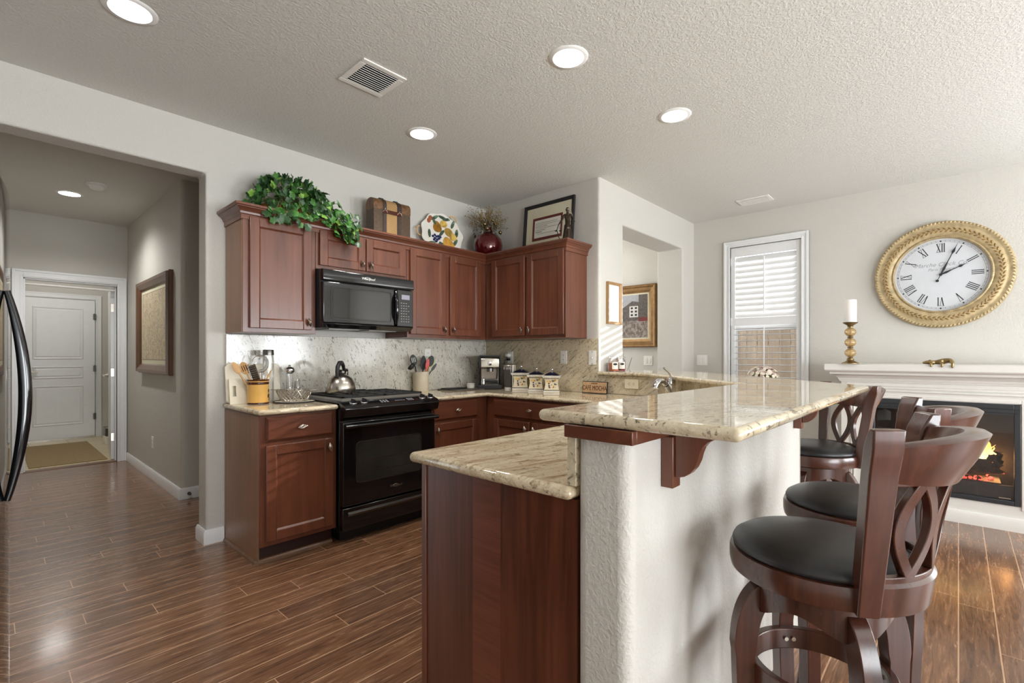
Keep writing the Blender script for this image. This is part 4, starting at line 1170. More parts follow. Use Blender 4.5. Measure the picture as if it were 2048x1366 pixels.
# small sleeping animal draped over the mantel edge
t = thing('animal_figurine', 'small brass figurine of an animal sprawled over the mantel edge', 'figurine', (4.776, 0.105, 1.1615))
def skin(name, pts, edges, rad, mat, parent, sub=2, flat=None):
    me = bpy.data.meshes.new(name); me.from_pydata(pts, edges, []); me.update()
    o = bpy.data.objects.new(name, me); COL.objects.link(o); o.parent = parent
    sk = o.modifiers.new('skin', 'SKIN'); sk.use_smooth_shade = True
    for i, r in enumerate(rad):
        me.skin_vertices[0].data[i].radius = (r, r) if not isinstance(r, tuple) else r
    me.skin_vertices[0].data[0].use_root = True
    s2 = o.modifiers.new('sub', 'SUBSURF'); s2.levels = sub; s2.render_levels = sub
    bpy.context.view_layer.update()
    nm = bpy.data.meshes.new_from_object(o.evaluated_get(bpy.context.evaluated_depsgraph_get()))
    o.modifiers.clear(); o.data = nm; bpy.data.meshes.remove(me)
    nm.materials.clear(); nm.materials.append(mat)
    for p in nm.polygons: p.use_smooth = True
    nm.name = name
    return o
P = [(0.02, 0.0, 0.022), (0.015, -0.035, 0.032), (0.012, -0.065, 0.034), (0.018, 0.04, 0.018), (0.014, 0.065, 0.020), (0.006, 0.095, 0.014),
     (-0.010, -0.075, 0.012), (-0.012, -0.072, -0.022), (-0.010, -0.02, 0.008), (-0.012, -0.012, -0.018), (-0.010, 0.045, 0.006), (-0.012, 0.045, -0.016)]
E_ = [(0, 1), (1, 2), (0, 3), (3, 4), (4, 5), (2, 6), (6, 7), (0, 8), (8, 9), (3, 10), (10, 11)]
skin('body', P, E_, [0.017, 0.021, 0.019, 0.014, 0.016, 0.007, 0.010, 0.007, 0.009, 0.006, 0.008, 0.006], M['brass'], t)
m = MB(); m.sph((0.006, 0.052, 0.034), 0.008, 6, (0.5, 1, 0.7)); m.build('ear', M['brass'], t, smooth=60)

# ================================================================ wall clock
t = thing('wall_clock', 'large round clock with ornate gold frame above the mantel', 'clock', (5.508, 0.111, 1.917), -PI/2)
# local: faces -y, x to the right in the photo, z up
def disk(prof, n=96):
    return [[(r*math.cos(2*PI*k/n), -d, r*math.sin(2*PI*k/n)) for k in range(n)] for r, d in prof]
m = MB(); m.rings(disk([(0.448, 0.0), (0.452, 0.018), (0.448, 0.034), (0.436, 0.044), (0.424, 0.046), (0.415, 0.040), (0.398, 0.046), (0.365, 0.052), (0.338, 0.046), (0.326, 0.040), (0.322, 0.046), (0.314, 0.048), (0.308, 0.040), (0.306, 0.014)]), cap=False)
fr = m.build('gold_frame', M['gold'], t, smooth=60)
m = MB()
for k in range(110):
    a = 2*PI*k/110; n0 = m.mark(); m.sph((0, 0, 0), 0.0105, 4, (0.8, 0.8, 1.25))
    m.xf(n0, Matrix.Translation((0.437*math.cos(a), -0.042, 0.437*math.sin(a))) @ Matrix.Rotation(-a+PI/2, 4, 'Y') @ Matrix.Rotation(0.5, 4, 'Y'))
m.build('beaded_rim', M['gold'], fr, smooth=80)
m = MB()
for k in range(72):
    for s in (-1, 1):
        a = 2*PI*(k+0.25*s)/72; n0 = m.mark(); m.sph((0, 0, 0), 0.013, 4, (1.15, 0.35, 0.42))
        m.xf(n0, Matrix.Translation(((0.372+0.009*s)*math.cos(a), -0.052, (0.372+0.009*s)*math.sin(a))) @ Matrix.Rotation(-a+PI/2+0.6*s, 4, 'Y'))
m.build('leaf_band', plain('gold_relief', srgb(150, 118, 68), 0.45, 0.5, var=0.3), fr, smooth=80)
m = MB()
for k in range(150):
    a = 2*PI*k/150; m.sph((0.317*math.cos(a), -0.048, 0.317*math.sin(a)), 0.0045, 3)
m.build('inner_beads', M['gold'], fr, smooth=80)
m = MB(); m.rings(disk([(0.309, 0.006), (0.309, 0.014), (0.0, 0.0142)])); dial = m.build('dial', plain('dial_white', srgb(206, 209, 214), 0.45, var=0.012), t)
m = MB()
for r in (0.290, 0.279):
    m.rings(disk([(r+0.0011, 0.0143), (r+0.0011, 0.0150), (r-0.0011, 0.0150), (r-0.0011, 0.0143)]), closed=True)
m.build('minute_track', M['ink_lt'], dial)
m = MB()
for k in range(60):
    a = 2*PI*k/60; big = k % 5 == 0
    n0 = m.mark()
    if big: m.box((-0.005, -0.0154, -0.005), (0.005, -0.0143, 0.005))
    else: m.box((-0.0008, -0.0150, -0.005), (0.0008, -0.0143, 0.005))
    m.xf(n0, Matrix.Rotation(a, 4, 'Y') @ Matrix.Translation((0, 0, 0.2845)))
m.build('minute_marks', M['ink'], dial)
def numeral(s, k):
    m = MB(); n0 = m.mark()
    widths = {'I': 0.014, 'V': 0.032, 'X': 0.032}
    tot = sum(widths[c] for c in s); x = -tot/2; h = 0.036
    def stroke(xa, xb, w):
        m.prism([(xa-w/2, -h), (xa+w/2, -h), (xb+w/2, h), (xb-w/2, h)], 'y', -0.0150, -0.0143)
    for c in s:
        cx = x+widths[c]/2
        if c == 'I': stroke(cx, cx, 0.0062)
        elif c == 'V': stroke(cx, cx-0.011, 0.0066); stroke(cx, cx+0.011, 0.0026)
        else: stroke(cx+0.011, cx-0.011, 0.0066); stroke(cx-0.011, cx+0.011, 0.0026)
        for z in (-h, h):
            ww = widths[c]/2-0.001
            if not (c == 'V' and z < 0): m.box((cx-ww, -0.0150, z-0.001), (cx+ww, -0.0143, z+0.001))
        x += widths[c]
    a = 2*PI*k/12
    m.xf(n0, Matrix.Rotation(a, 4, 'Y') @ Matrix.Translation((0, 0, 0.228)))
    m.build('numeral', M['ink'], dial)
for k, s in enumerate(('XII', 'I', 'II', 'III', 'IIII', 'V', 'VI', 'VII', 'VIII', 'IX', 'X', 'XI')): numeral(s, k)
lettering('dial_lettering', 'Marche Clock Co.', 0.046, M['ink_lt'], dial, (0, -0.0143, 0.088), (PI/2, 0, 0), 0.0003, 0.35)
lettering('dial_lettering', 'Paris France', 0.034, M['ink_lt'], dial, (0, -0.0143, 0.047), (PI/2, 0, 0), 0.0003, 0.35)
def hand(name, L, w, ang, y, tail):
    m = MB(); n0 = m.mark()
    P = [(-0.002, -tail), (0.002, -tail), (0.003, 0), (w*0.45, L*0.2), (0.003, L*0.42), (0.003, L*0.66), (w*0.55, L*0.74), (0.0025, L*0.86), (0.0008, L), (-0.0008, L), (-0.0025, L*0.86), (-w*0.55, L*0.74), (-0.003, L*0.66), (-0.003, L*0.42), (-w*0.45, L*0.2), (-0.003, 0)]
    m.prism(P, 'y', y-0.0015, y); m.cyl((0, y, 0), (0, y-0.002, 0), 0.011, n=18)
    if tail: m.cyl((0, y, -tail), (0, y-0.0016, -tail), 0.011, n=16)
    m.xf(n0, Matrix.Rotation(ang, 4, 'Y'))
    m.build(name, M['ink'], t)
hand('hour_hand', 0.185, 0.020, math.radians(64), -0.021, 0)
hand('minute_hand', 0.275, 0.019, math.radians(23), -0.025, 0.055)

# ================================================================ frames on walls
def picture(label, cat, loc, rz, w, h, fw, depth, fmat, inner, name='framed_picture', prof=None):
    # local: faces -y, centred in x, base at z=0
    t = thing(name, label, cat, loc, rz)
    m = MB()
    pr = prof or [(0, 0), (0, -depth), (fw*0.25, -depth*1.0), (fw, -depth*0.55), (fw, -0.004)]
    rings = []
    for o_, d_ in pr:
        rings.append([(-w/2+o_, d_, o_), (w/2-o_, d_, o_), (w/2-o_, d_, h-o_), (-w/2+o_, d_, h-o_)])
    m.rings(rings, cap=False)
    m.build('frame', fmat, t)
    MB().box((-w/2+0.005, -0.004, 0.005), (w/2-0.005, 0, h-0.005)).build('backing_board', M['walnut'], t)
    inner(t, w, h, fw, depth)
    return t
def quad(name, parent, x0, x1, z0, z1, y, mat, th=0.001):
    return MB().box((x0, y-th, z0), (x1, y, z1)).build(name, mat, parent)
# old map
mp = NT('antique_map')
a = mp.noise(mp.coord(), 7, 6, 0.7, 1.6); b = mp.noise(mp.coord(), 26, 3)
c = mp.ramp(a, [(0.35, srgb(176, 158, 126)), (0.5, srgb(214, 200, 170)), (0.53, srgb(134, 116, 90)), (0.56, srgb(206, 190, 160)), (0.75, srgb(188, 172, 140))])
c = mp.mix(mp.ramp(b, [(0.55, K4), (0.7, (0.4, 0.4, 0.4, 1))]), c, srgb(120, 104, 82)); mp.set(Base_Color=c, Roughness=0.6)
def inner_map(t, w, h, fw, d):
    quad('liner', t, -w/2+fw, w/2-fw, fw, h-fw, -0.005, M['mat_cr'], 0.012)
    quad('map_sheet', t, -w/2+fw+0.045, w/2-fw-0.045, fw+0.045, h-fw-0.045, -0.017, mp.m)
    quad('map_border', t, -w/2+fw+0.04, w/2-fw-0.04, fw+0.04, h-fw-0.04, -0.0165, plain('map_edge', srgb(112, 92, 66), 0.7))
picture('antique map in a thick carved walnut frame on the hallway wall', 'picture', (1.1345, 5.78, 1.052), -PI/2, 1.28, 0.945, 0.095, 0.055, M['walnut'], inner_map, prof=[(0, 0), (0, -0.03), (0.012, -0.036), (0.014, -0.055), (0.04, -0.052), (0.085, -0.034), (0.095, -0.018)])
# gold framed street painting beyond the pass-through
pt = NT('street_painting')
sp = pt.n('ShaderNodeSeparateXYZ'); pt.l(pt.coord(), sp.inputs[0])
n1 = pt.noise(pt.coord(), 26, 5, 0.75, 0.4)
lowc = pt.ramp(n1, [(0.3, srgb(60, 52, 48)), (0.48, srgb(122, 110, 102)), (0.6, srgb(168, 158, 150)), (0.72, srgb(86, 76, 70))])
skyc = pt.ramp(n1, [(0.3, srgb(150, 152, 158)), (0.7, srgb(176, 178, 184))])
pt.set(Base_Color=pt.mix(pt.math('GREATER_THAN', pt.math('ADD', sp.outputs[2], pt.math('MULTIPLY', n1, 0.12)), 0.43), lowc, skyc), Roughness=0.5)
def inner_paint(t, w, h, fw, d):
    quad('liner', t, -w/2+fw, w/2-fw, fw, h-fw, -0.006, M['mat_cr'], 0.014)
    c0, c1, b0, b1 = -w/2+fw+0.018, w/2-fw-0.018, fw+0.018, h-fw-0.018
    cv = quad('canvas', t, c0, c1, b0, b1, -0.020, pt.m)
    W_ = c1-c0; Hh = b1-b0
    bl = plain('painted_facade', srgb(92, 84, 80), 0.6, var=0.35, scale=40)
    m = MB(); m.prism([(c1, b0+0.40*Hh), (c1-0.62*W_, b0+0.40*Hh), (c1-0.60*W_, b0+0.58*Hh), (c1-0.28*W_, b0+0.86*Hh), (c1-0.16*W_, b0+0.83*Hh), (c1-0.16*W_, b1), (c1, b1)], 'y', -0.0215, -0.021); m.build('painted_houses', bl, cv)
    m = MB(); m.prism([(c1-0.33*W_, b0+0.48*Hh), (c1-0.17*W_, b0+0.48*Hh), (c1-0.17*W_, b0+0.74*Hh), (c1-0.33*W_, b0+0.74*Hh)], 'y', -0.0225, -0.0215); m.build('painted_tower', plain('painted_white', srgb(214, 212, 206), 0.6), cv)
    m = MB()
    for i in range(2):
        for j in range(3): m.box((c1-(0.305-0.075*i)*W_, -0.0232, b0+(0.51+0.08*j)*Hh), (c1-(0.265-0.075*i)*W_, -0.0225, b0+(0.555+0.08*j)*Hh))
    m.build('painted_windows', M['ink'], cv)
    m = MB(); m.box((c1-0.16*W_, -0.0228, b0+0.38*Hh), (c1, -0.0215, b0+0.47*Hh)); m.build('painted_awning', plain('painted_red', srgb(120, 44, 44), 0.6), cv)
picture('street scene painting in a wide gold frame seen through the pass-through', 'painting', (5.509, 3.17, 1.335), -PI/2, 0.98, 0.77, 0.10, 0.05, M['gold_f'], inner_paint, prof=[(0, 0), (0, -0.045), (0.010, -0.055), (0.03, -0.05), (0.036, -0.038), (0.07, -0.034), (0.085, -0.026), (0.10, -0.02)])
# small frame on the sunny wall
def inner_white(t, w, h, fw, d):
    quad('picture_sheet', t, -w/2+fw, w/2-fw, fw, h-fw, -0.006, plain('pale_print', srgb(236, 236, 232), 0.12, var=0.01, coat=0.6), 0.002)
picture('narrow light oak frame hanging on the sunlit wall above the candle jars', 'picture', (3.735, 2.234, 1.505), 0, 0.225, 0.365, 0.022, 0.028, M['oak'], inner_white, 'framed_print')
# framed letter on top of the wall cabinet
def inner_letter(t, w, h, fw, d):
    quad('mat_board', t, -w/2+fw, w/2-fw, fw, h-fw, -0.006, M['mat_cr'], 0.002)
    q = quad('inner_mat', t, -w/2+0.105, w/2-0.125, 0.095, h-0.13, -0.008, M['mat_red'], 0.002)
    x0, x1, z0, z1 = -w/2+0.13, w/2-0.145, 0.12, h-0.155
    l = quad('letter_sheet', t, x0, x1, z0, z1, -0.010, M['paper'])
    m = MB()
    for j, (a_, b_) in enumerate(((0.05, 0.88), (0.03, 0.98), (0.03, 0.5), (0.06, 0.9), (0.03, 0.42), (0.05, 0.3), (0.12, 0.8))):
        pts = []
        for k in range(60):
            u = a_+(b_-a_)*k/59
            pts.append((x0+(x1-x0)*u, -0.0112, z1-0.03-j*(z1-z0-0.05)/7+0.0035*math.sin(k*2.3+j)+0.002*math.sin(k*0.9)))
        m.tube(pts, 0.0009, 4)
    m.build('handwriting', M['ink'], l)
t = picture('handwritten letter in a black frame leaning on the wall above the side cabinet', 'picture', (3.468, 2.755, 2.20), -PI/2, 0.575, 0.44, 0.030, 0.022, M['black_m'], inner_letter, 'framed_letter')
t.rotation_euler = (math.radians(-5), 0, -PI/2)
# ================================================================ things on the counters
CT = 0.9142
# cutting boards leaning on the splash
t = thing('cutting_board', 'tall cream cutting board leaning at the left end of the backsplash', 'cutting board', (1.245, 3.525, CT))
o = MB().prism(rr2 := [(-0.175+0.02, 0), (0.175-0.02, 0), (0.175, 0.02), (0.175, 0.245), (0.155, 0.265), (-0.155, 0.265), (-0.175, 0.245), (-0.175, 0.02)], 'y', 0, 0.014).build('board', M['cream'], t, (0, 0, 0), bevel=0.004, seg=3)
o.rotation_euler = (math.radians(-9), 0, 0)
t.location.y = 3.520
t = thing('cutting_board', 'small cream cutting board with a finger slot in front of the tall one', 'cutting board', (1.172, 3.478, CT))
m = MB()
m.box((-0.095, 0, 0), (0.095, 0.010, 0.05)); m.box((-0.095, 0, 0.05), (-0.075, 0.010, 0.12)); m.box((-0.055, 0, 0.05), (0.095, 0.010, 0.12)); m.box((-0.095, 0, 0.12), (0.095, 0.010, 0.165))
o = m.build('board', M['cream'], t); o.rotation_euler = (math.radians(-9), 0, 0)

# orange utensil crock
CX, CY = 1.222, 3.405
t = thing('utensil_crock', 'ochre yellow ceramic crock with brown rim holding wooden spoons and a grater', 'crock', (CX, CY, CT))
MB().lathe([(0, 0.0005), (0.062, 0.0005), (0.064, 0.008), (0.0635, 0.15), (0.0655, 0.156), (0.0625, 0.158), (0.057, 0.15), (0.057, 0.012), (0, 0.012)], n=48).build('pot', M['ochre'], t, smooth=50)
MB().rings([[(r*math.cos(2*PI*k/48), r*math.sin(2*PI*k/48), z) for k in range(48)] for r, z in ((0.0638, 0.128), (0.0648, 0.130), (0.0650, 0.142), (0.0640, 0.144))], cap=False).build('rim_band', M['brown_glaze'], t, smooth=40)
MB().rings([[(r*math.cos(2*PI*k/48), r*math.sin(2*PI*k/48), z) for k in range(48)] for r, z in ((0.0640, 0.151), (0.0662, 0.153), (0.0665, 0.157), (0.0640, 0.1595), (0.060, 0.159))], cap=False).build('rim', M['brown_glaze'], t, smooth=40)
MB().rings([[(r*math.cos(2*PI*k/48), r*math.sin(2*PI*k/48), z) for k in range(48)] for r, z in ((0.0632, 0.0003), (0.0650, 0.002), (0.0650, 0.008), (0.0640, 0.010))], cap=False).build('foot_band', M['brown_glaze'], t, smooth=40)
for a, z in ((-28, 0.055), (-34, 0.085), (-22, 0.03), (-40, 0.05)):
    ra = math.radians(a); m = MB(); n0 = m.mark()
    m.sph((0, 0, 0), 0.011, 6, (0.25, 1, 1.2)); m.xf(n0, Matrix.Translation((0.0635*math.cos(ra), 0.0635*math.sin(ra), z)) @ Matrix.Rotation(ra, 4, 'Z'))
    m.build('painted_leaf', M['brown_glaze'], t, smooth=60)
def utensil(name, label, base, tip, handle, head, group=None, cat='utensil'):
    # handle(m) and head(m) build along +z; the tool stands from base to tip
    t_ = thing(name, label, cat, base, 0, group)
    d = Vector(tip)-Vector(base); L = d.length; d.normalize()
    x = Vector((0.677, -0.736, 0)); x = (x-d*x.dot(d)).normalized(); y = d.cross(x)
    t_.rotation_euler = Matrix((x, y, d)).transposed().to_euler()
    handle(t_, L); head(t_, L)
    return t_
def stick(mat, r0=0.005, r1=0.006, f=0.75):
    return lambda t_, L: MB().cyl((0, 0, 0), (0, 0, L*f), r0, r1, 12).build('shaft', mat, t_, smooth=40)
def paddle(mat, w, h, th=0.004, rot=0.0, name='bowl', slots=0):
    def f(t_, L):
        m = MB(); n0 = m.mark()
        pts = []
        for k in range(28):
            a = 2*PI*k/28
            pts.append((w/2*math.cos(a)*(1-0.12*math.sin(a)), L-h/2+h/2*math.sin(a)))
        m.prism(pts, 'y', -th/2, th/2)
        m.xf(n0, Matrix.Rotation(rot, 4, 'Z'))
        b = m.build(name, mat, t_, smooth=40, bevel=th*0.3)
        if slots:
            m = MB(); n0 = m.mark()
            for i in range(slots):
                x = (i-(slots-1)/2)*w/(slots+1.4)
                m.box((x-0.0022, -th/2-0.0006, L-h*0.72), (x+0.0022, th/2+0.0006, L-h*0.28))
            m.xf(n0, Matrix.Rotation(rot, 4, 'Z'))
            m.build('slots', M['paper'] if mat == M['black_m'] else M['brown_glaze'], b)
    return f
G1 = 'utensils in the ochre crock'
utensil('wooden_spoon', 'wooden spoon leaning furthest left in the ochre crock', (CX-0.01, CY, CT+0.02), (CX-0.135, CY+0.06, CT+0.275), stick(M['lwood']), paddle(M['lwood'], 0.040, 0.085, 0.008, 0.5), G1)
utensil('wooden_fork', 'slotted wooden fork just right of the leftmost spoon in the crock', (CX, CY-0.01, CT+0.02), (CX-0.085, CY+0.04, CT+0.275), stick(M['lwood']), paddle(M['lwood'], 0.058, 0.085, 0.007, 0.1, 'fork_head', 3), G1)
utensil('wooden_skewer', 'thin pointed wooden stick leaning right in the ochre crock', (CX-0.02, CY, CT+0.03), (CX+0.10, CY+0.03, CT+0.225), lambda t_, L: MB().cyl((0, 0, 0), (0, 0, L*0.8), 0.006, 0.006, 10).build('shaft', M['lwood'], t_, smooth=40), lambda t_, L: MB().cyl((0, 0, L*0.8), (0, 0, L), 0.006, 0.0015, 10).build('point', M['lwood'], t_, smooth=40), G1)
def grater_head(t_, L):
    m = MB(); w = 0.026
    m.box((-w, -0.002, L-0.135), (w, 0.0, L)); g = m.build('blade', M['steel'], t_, bevel=0.0005)
    m = MB()
    for j in range(9): m.box((-w+0.006, -0.0032, L-0.125+0.0135*j), (w-0.006, -0.002, L-0.120+0.0135*j))
    m.build('teeth', M['black_m'], g)
    m = MB()
    for s in (-1, 1): m.tube([(s*w, -0.001, L-0.19), (s*w, -0.001, L), (0.6*s*w, -0.001, L+0.006)], 0.003, 8)
    m.build('rails', M['chrome'], g, smooth=40)
t_ = utensil('hand_grater', 'flat steel hand grater standing in the front of the ochre crock', (CX+0.025, CY-0.030, CT+0.02), (CX-0.050, CY-0.02, CT+0.255), lambda t_, L: MB().cyl((0, 0, 0), (0, 0, L-0.13), 0.007, 0.006, 10).build('shaft', M['black_m'], t_, smooth=40), grater_head, G1)
def ring_head(r):
    def f(t_, L):
        m = MB(); m.tube([(r*math.cos(2*PI*k/40), 0, L-r+r*math.sin(2*PI*k/40)) for k in range(40)], 0.0022, 8, closed=True)
        h = m.build('wire_ring', M['steel'], t_, smooth=60)
        m = MB(); m.rings([[(q*math.cos(2*PI*k/40), y, L-r+q*math.sin(2*PI*k/40)) for k in range(40)] for q, y in ((r, 0.0), (r*0.8, 0.018), (r*0.4, 0.028), (0.001, 0.03))], cap=False)
        m.build('fine_mesh', M['glass'], h, smooth=60)
    return f
utensil('wire_strainer', 'round wire strainer rising above the ochre crock', (CX+0.02, CY+0.02, CT+0.02), (CX+0.028, CY+0.045, CT+0.32), lambda t_, L: MB().cyl((0, 0, 0), (0, 0, L-0.115), 0.003, 0.003, 10).build('shaft', M['steel'], t_, smooth=40), ring_head(0.058), G1)
# glass jar behind
t = thing('glass_jar', 'tall clear glass jar with a metal lid behind the ochre crock', 'jar', (1.285, 3.50-0.03, CT))
t.location = (1.308, 3.463, CT)
MB().lathe([(0, 0.001), (0.033, 0.001), (0.035, 0.008), (0.035, 0.29), (0.032, 0.315), (0.030, 0.32)], n=36).build('vessel', M['glass'], t, smooth=60)
MB().lathe([(0, 0.320), (0.0345, 0.320), (0.035, 0.326), (0.0345, 0.352), (0.032, 0.357), (0, 0.357)], n=36).build('lid', M['steel_dk'], t, smooth=40)
# pepper mill, salt shaker, plate, basket
t = thing('pepper_mill', 'clear acrylic pepper mill with rounded steel top behind the wire basket', 'pepper mill', (1.455, 3.475, CT))
MB().lathe([(0, 0), (0.028, 0), (0.028, 0.012), (0.022, 0.02), (0.0205, 0.11), (0.023, 0.19), (0, 0.19)], n=28).build('acrylic_body', glass('acrylic', mirror=0.3, opacity=0.25, body=srgb(215, 212, 205)), t, smooth=50)
MB().lathe([(0, 0.19), (0.018, 0.19), (0.033, 0.202), (0.036, 0.215), (0.031, 0.230), (0.014, 0.238), (0.007, 0.242), (0.009, 0.250), (0, 0.254)], n=28).build('steel_top', M['chrome'], t, smooth=50)
t = thing('salt_shaker', 'short clear acrylic shaker beside the pepper mill', 'salt shaker', (1.515, 3.485, CT))
MB().lathe([(0, 0), (0.022, 0), (0.021, 0.075), (0.022, 0.085), (0.02, 0.10), (0.016, 0.135), (0, 0.137)], n=24).build('body', bpy.data.materials['acrylic'], t, smooth=50)
MB().lathe([(0, 0.137), (0.006, 0.137), (0.006, 0.150), (0, 0.152)], n=16).build('tip', M['chrome'], t, smooth=50)
t = thing('round_trivet', 'round dark rimmed painted trivet under the wire basket', 'trivet', (1.435, 3.345, CT))
m = MB(); m.lathe([(0, 0.001), (0.128, 0.001), (0.130, 0.005), (0, 0.0062)], n=56); m.build('disc', M['cream'], t, smooth=40)
m = MB(); m.tube([(0.130*math.cos(2*PI*k/56), 0.130*math.sin(2*PI*k/56), 0.005) for k in range(56)], 0.004, 8, closed=True)
for a in range(0, 360, 45):
    ra = math.radians(a); m.box((-0.0015, -0.012, 0), (0.0015, 0.012, 0.0008), Matrix.Translation((0.105*math.cos(ra), 0.105*math.sin(ra), 0.0055)) @ Matrix.Rotation(ra+0.7, 4, 'Z'))
m.build('dark_rim', M['black_m'], t, smooth=60)
t = thing('wire_basket', 'silver wire mesh basket with side handles on the round trivet', 'basket', (1.435, 3.345, CT+0.0072))
m = MB(); N = 24
def bk(a, f): 
    r = 0.080+0.036*f**0.8
    return (r*math.cos(a), r*math.sin(a), 0.003+0.072*f)
for s in (-1, 1):
    for k in range(N):
        m.tube([bk(2*PI*k/N+s*0.55*f, f) for f in [i/6 for i in range(7)]], 0.0022, 5)
for f in (0, 1): m.tube([bk(2*PI*k/60, f) for k in range(60)], 0.0022, 6, closed=True)
for k in range(7):
    x = -0.066+0.022*k; y = math.sqrt(max(0, 0.0745**2-x*x)); m.tube([(x, -y, 0.003), (x, y, 0.003)], 0.0009, 4); m.tube([(-y, x, 0.003), (y, x, 0.003)], 0.0009, 4)
m.build('wire_mesh', M['pewter'], t, smooth=70)
for s in (-1, 1):
    hx, hy = 0.707, -0.707
    pts = []
    for k in range(9):
        u = -1+2*k/8
        pts.append(((0.114+0.045*(1-u*u))*hx*s*1.0-u*0.030*hy*s, (0.114+0.045*(1-u*u))*hy*s+u*0.030*hx*s, 0.077))
    MB().tube(pts, 0.0022, 6).build('handle', M['pewter'], t, smooth=70)
# kettle on the left rear burner
t = thing('tea_kettle', 'brushed steel dome kettle with arched black handle on the range', 'kettle', (1.735, 3.275, 0.9575))
MB().lathe([(0, 0), (0.098, 0), (0.103, 0.006), (0.104, 0.045), (0.099, 0.075), (0.082, 0.108), (0.055, 0.130), (0.030, 0.140), (0, 0.142)], n=56).build('body', M['steel'], t, smooth=50)
MB().lathe([(0, 0.141), (0.028, 0.140), (0.030, 0.144), (0.012, 0.150), (0.008, 0.158), (0.013, 0.166), (0.013, 0.172), (0, 0.174)], n=28).build('lid', M['black_m'], t, smooth=50)
pts = [(0.0, -0.066, 0.118), (0, -0.070, 0.155), (0, -0.060, 0.195), (0, -0.025, 0.222), (0, 0.02, 0.222), (0, 0.055, 0.200), (0, 0.070, 0.165)]
h = MB().tube(pts, [0.012, 0.014, 0.015, 0.015, 0.015, 0.013, 0.010], 14).build('handle', M['black_m'], t, smooth=70)
h.rotation_euler = (0, 0, math.radians(-47))
s_ = MB().tube([(0, 0.075, 0.095), (0, 0.105, 0.125), (0, 0.122, 0.150)], [0.026, 0.021, 0.016], 16).build('spout', M['steel'], t, smooth=60); s_.rotation_euler = (0, 0, math.radians(-47))
h = MB().tube([(0, 0.070, 0.17), (0, 0.10, 0.172), (0, 0.122, 0.160)], [0.008, 0.009, 0.015], 12).build('whistle_cap', M['black_m'], t, smooth=60); h.rotation_euler = (0, 0, math.radians(-47))
# stoneware crock with kitchen tools
QX, QY = 2.605, 3.49
t = thing('stoneware_crock', 'plain beige stoneware crock holding black kitchen tools right of the range', 'crock', (QX, QY, CT))
MB().lathe([(0, 0), (0.066, 0), (0.069, 0.005), (0.069, 0.170), (0.067, 0.176), (0.061, 0.174), (0.060, 0.012), (0, 0.012)], n=48).build('pot', M['stone'], t, smooth=50)
G2 = 'tools in the stoneware crock'
BKM = M['black_m']
def ladle(t_, L):
    m = MB(); n0 = m.mark(); m.rings([[(r*math.cos(2*PI*k/24), r*math.sin(2*PI*k/24), z) for k in range(24)] for r, z in ((0.034, 0.0), (0.033, -0.014), (0.024, -0.028), (0.004, -0.034), (0.004, -0.031), (0.021, -0.025), (0.030, -0.013), (0.032, 0.0))], cap=False)
    m.xf(n0, Matrix.Translation((-0.02, 0, L-0.02)) @ Matrix.Rotation(-0.5, 4, 'Y')); m.build('bowl', BKM, t_, smooth=60)
utensil('ladle', 'black ladle hanging lowest at the left of the stoneware crock', (QX+0.02, QY, CT+0.02), (QX-0.115, QY-0.02, CT+0.250), stick(M['steel'], 0.004, 0.005, 0.95), ladle, G2)
utensil('slotted_spoon', 'black slotted spoon standing tallest left in the stoneware crock', (QX, QY+0.01, CT+0.02), (QX-0.078, QY+0.02, CT+0.325), stick(BKM), paddle(BKM, 0.062, 0.095, 0.006, 0.5, 'spoon_head', 3), G2)
utensil('black_spatula', 'broad black turner in the middle of the stoneware crock', (QX, QY-0.01, CT+0.02), (QX+0.045, QY+0.02, CT+0.315), stick(BKM), paddle(BKM, 0.052, 0.13, 0.005, 0.3, 'turner_head'), G2)
utensil('red_spatula', 'red silicone spatula in the stoneware crock', (QX+0.01, QY-0.02, CT+0.02), (QX+0.058, QY-0.03, CT+0.29), stick(M['orangep'], 0.006, 0.007, 0.7), paddle(M['redp'], 0.036, 0.10, 0.007, 0.4, 'scraper_head'), G2)
utensil('black_spoon', 'large black spoon with green edge right of the red spatula', (QX-0.01, QY-0.01, CT+0.02), (QX+0.118, QY-0.01, CT+0.315), stick(BKM), lambda t_, L: (paddle(M['greenp'], 0.070, 0.108, 0.004, 0.45, 'green_edge')(t_, L), paddle(BKM, 0.063, 0.102, 0.008, 0.45, 'spoon_head')(t_, L)), G2)
utensil('grey_spatula', 'slim grey spatula leaning furthest right in the stoneware crock', (QX-0.02, QY, CT+0.03), (QX+0.165, QY-0.01, CT+0.245), stick(M['greyp'], 0.005, 0.006, 0.7), paddle(M['greyp'], 0.026, 0.085, 0.005, 0.3, 'scraper_head'), G2)
# slate board, tray, ramekin
t = MB().prism([(-0.20, -0.14), (0.20, -0.14), (0.20, 0.13), (-0.20, 0.13)], 'z', 0, 0.008).build('slate_board', M['slate'], loc=(3.02, 3.40, CT), bevel=0.002)
tag(t, 'flat grey brown slate board on the counter in the corner', 'board')
t = MB().prism([(-0.11, -0.06), (0.11, -0.06), (0.11, 0.06), (-0.11, 0.06)], 'z', 0, 0.010).build('black_tray', M['black_m'], loc=(2.945, 3.44, CT+0.0085), bevel=0.003)
tag(t, 'small black slab lying on the slate board', 'tray')
t = thing('ramekin', 'small white ramekin on the slate board next to the coffee machine', 'bowl', (3.135, 3.42, CT+0.0085))
MB().lathe([(0, 0), (0.032, 0), (0.037, 0.038), (0.040, 0.041), (0.037, 0.043), (0.034, 0.04), (0.03, 0.006), (0, 0.006)], n=36).build('bowl', M['ceramic'], t, smooth=50)
m = MB()
for k in range(28):
    a = 2*PI*k/28; m.tube([(0.0325*math.cos(a), 0.0325*math.sin(a), 0.003), (0.0365*math.cos(a), 0.0365*math.sin(a), 0.034)], 0.0014, 5)
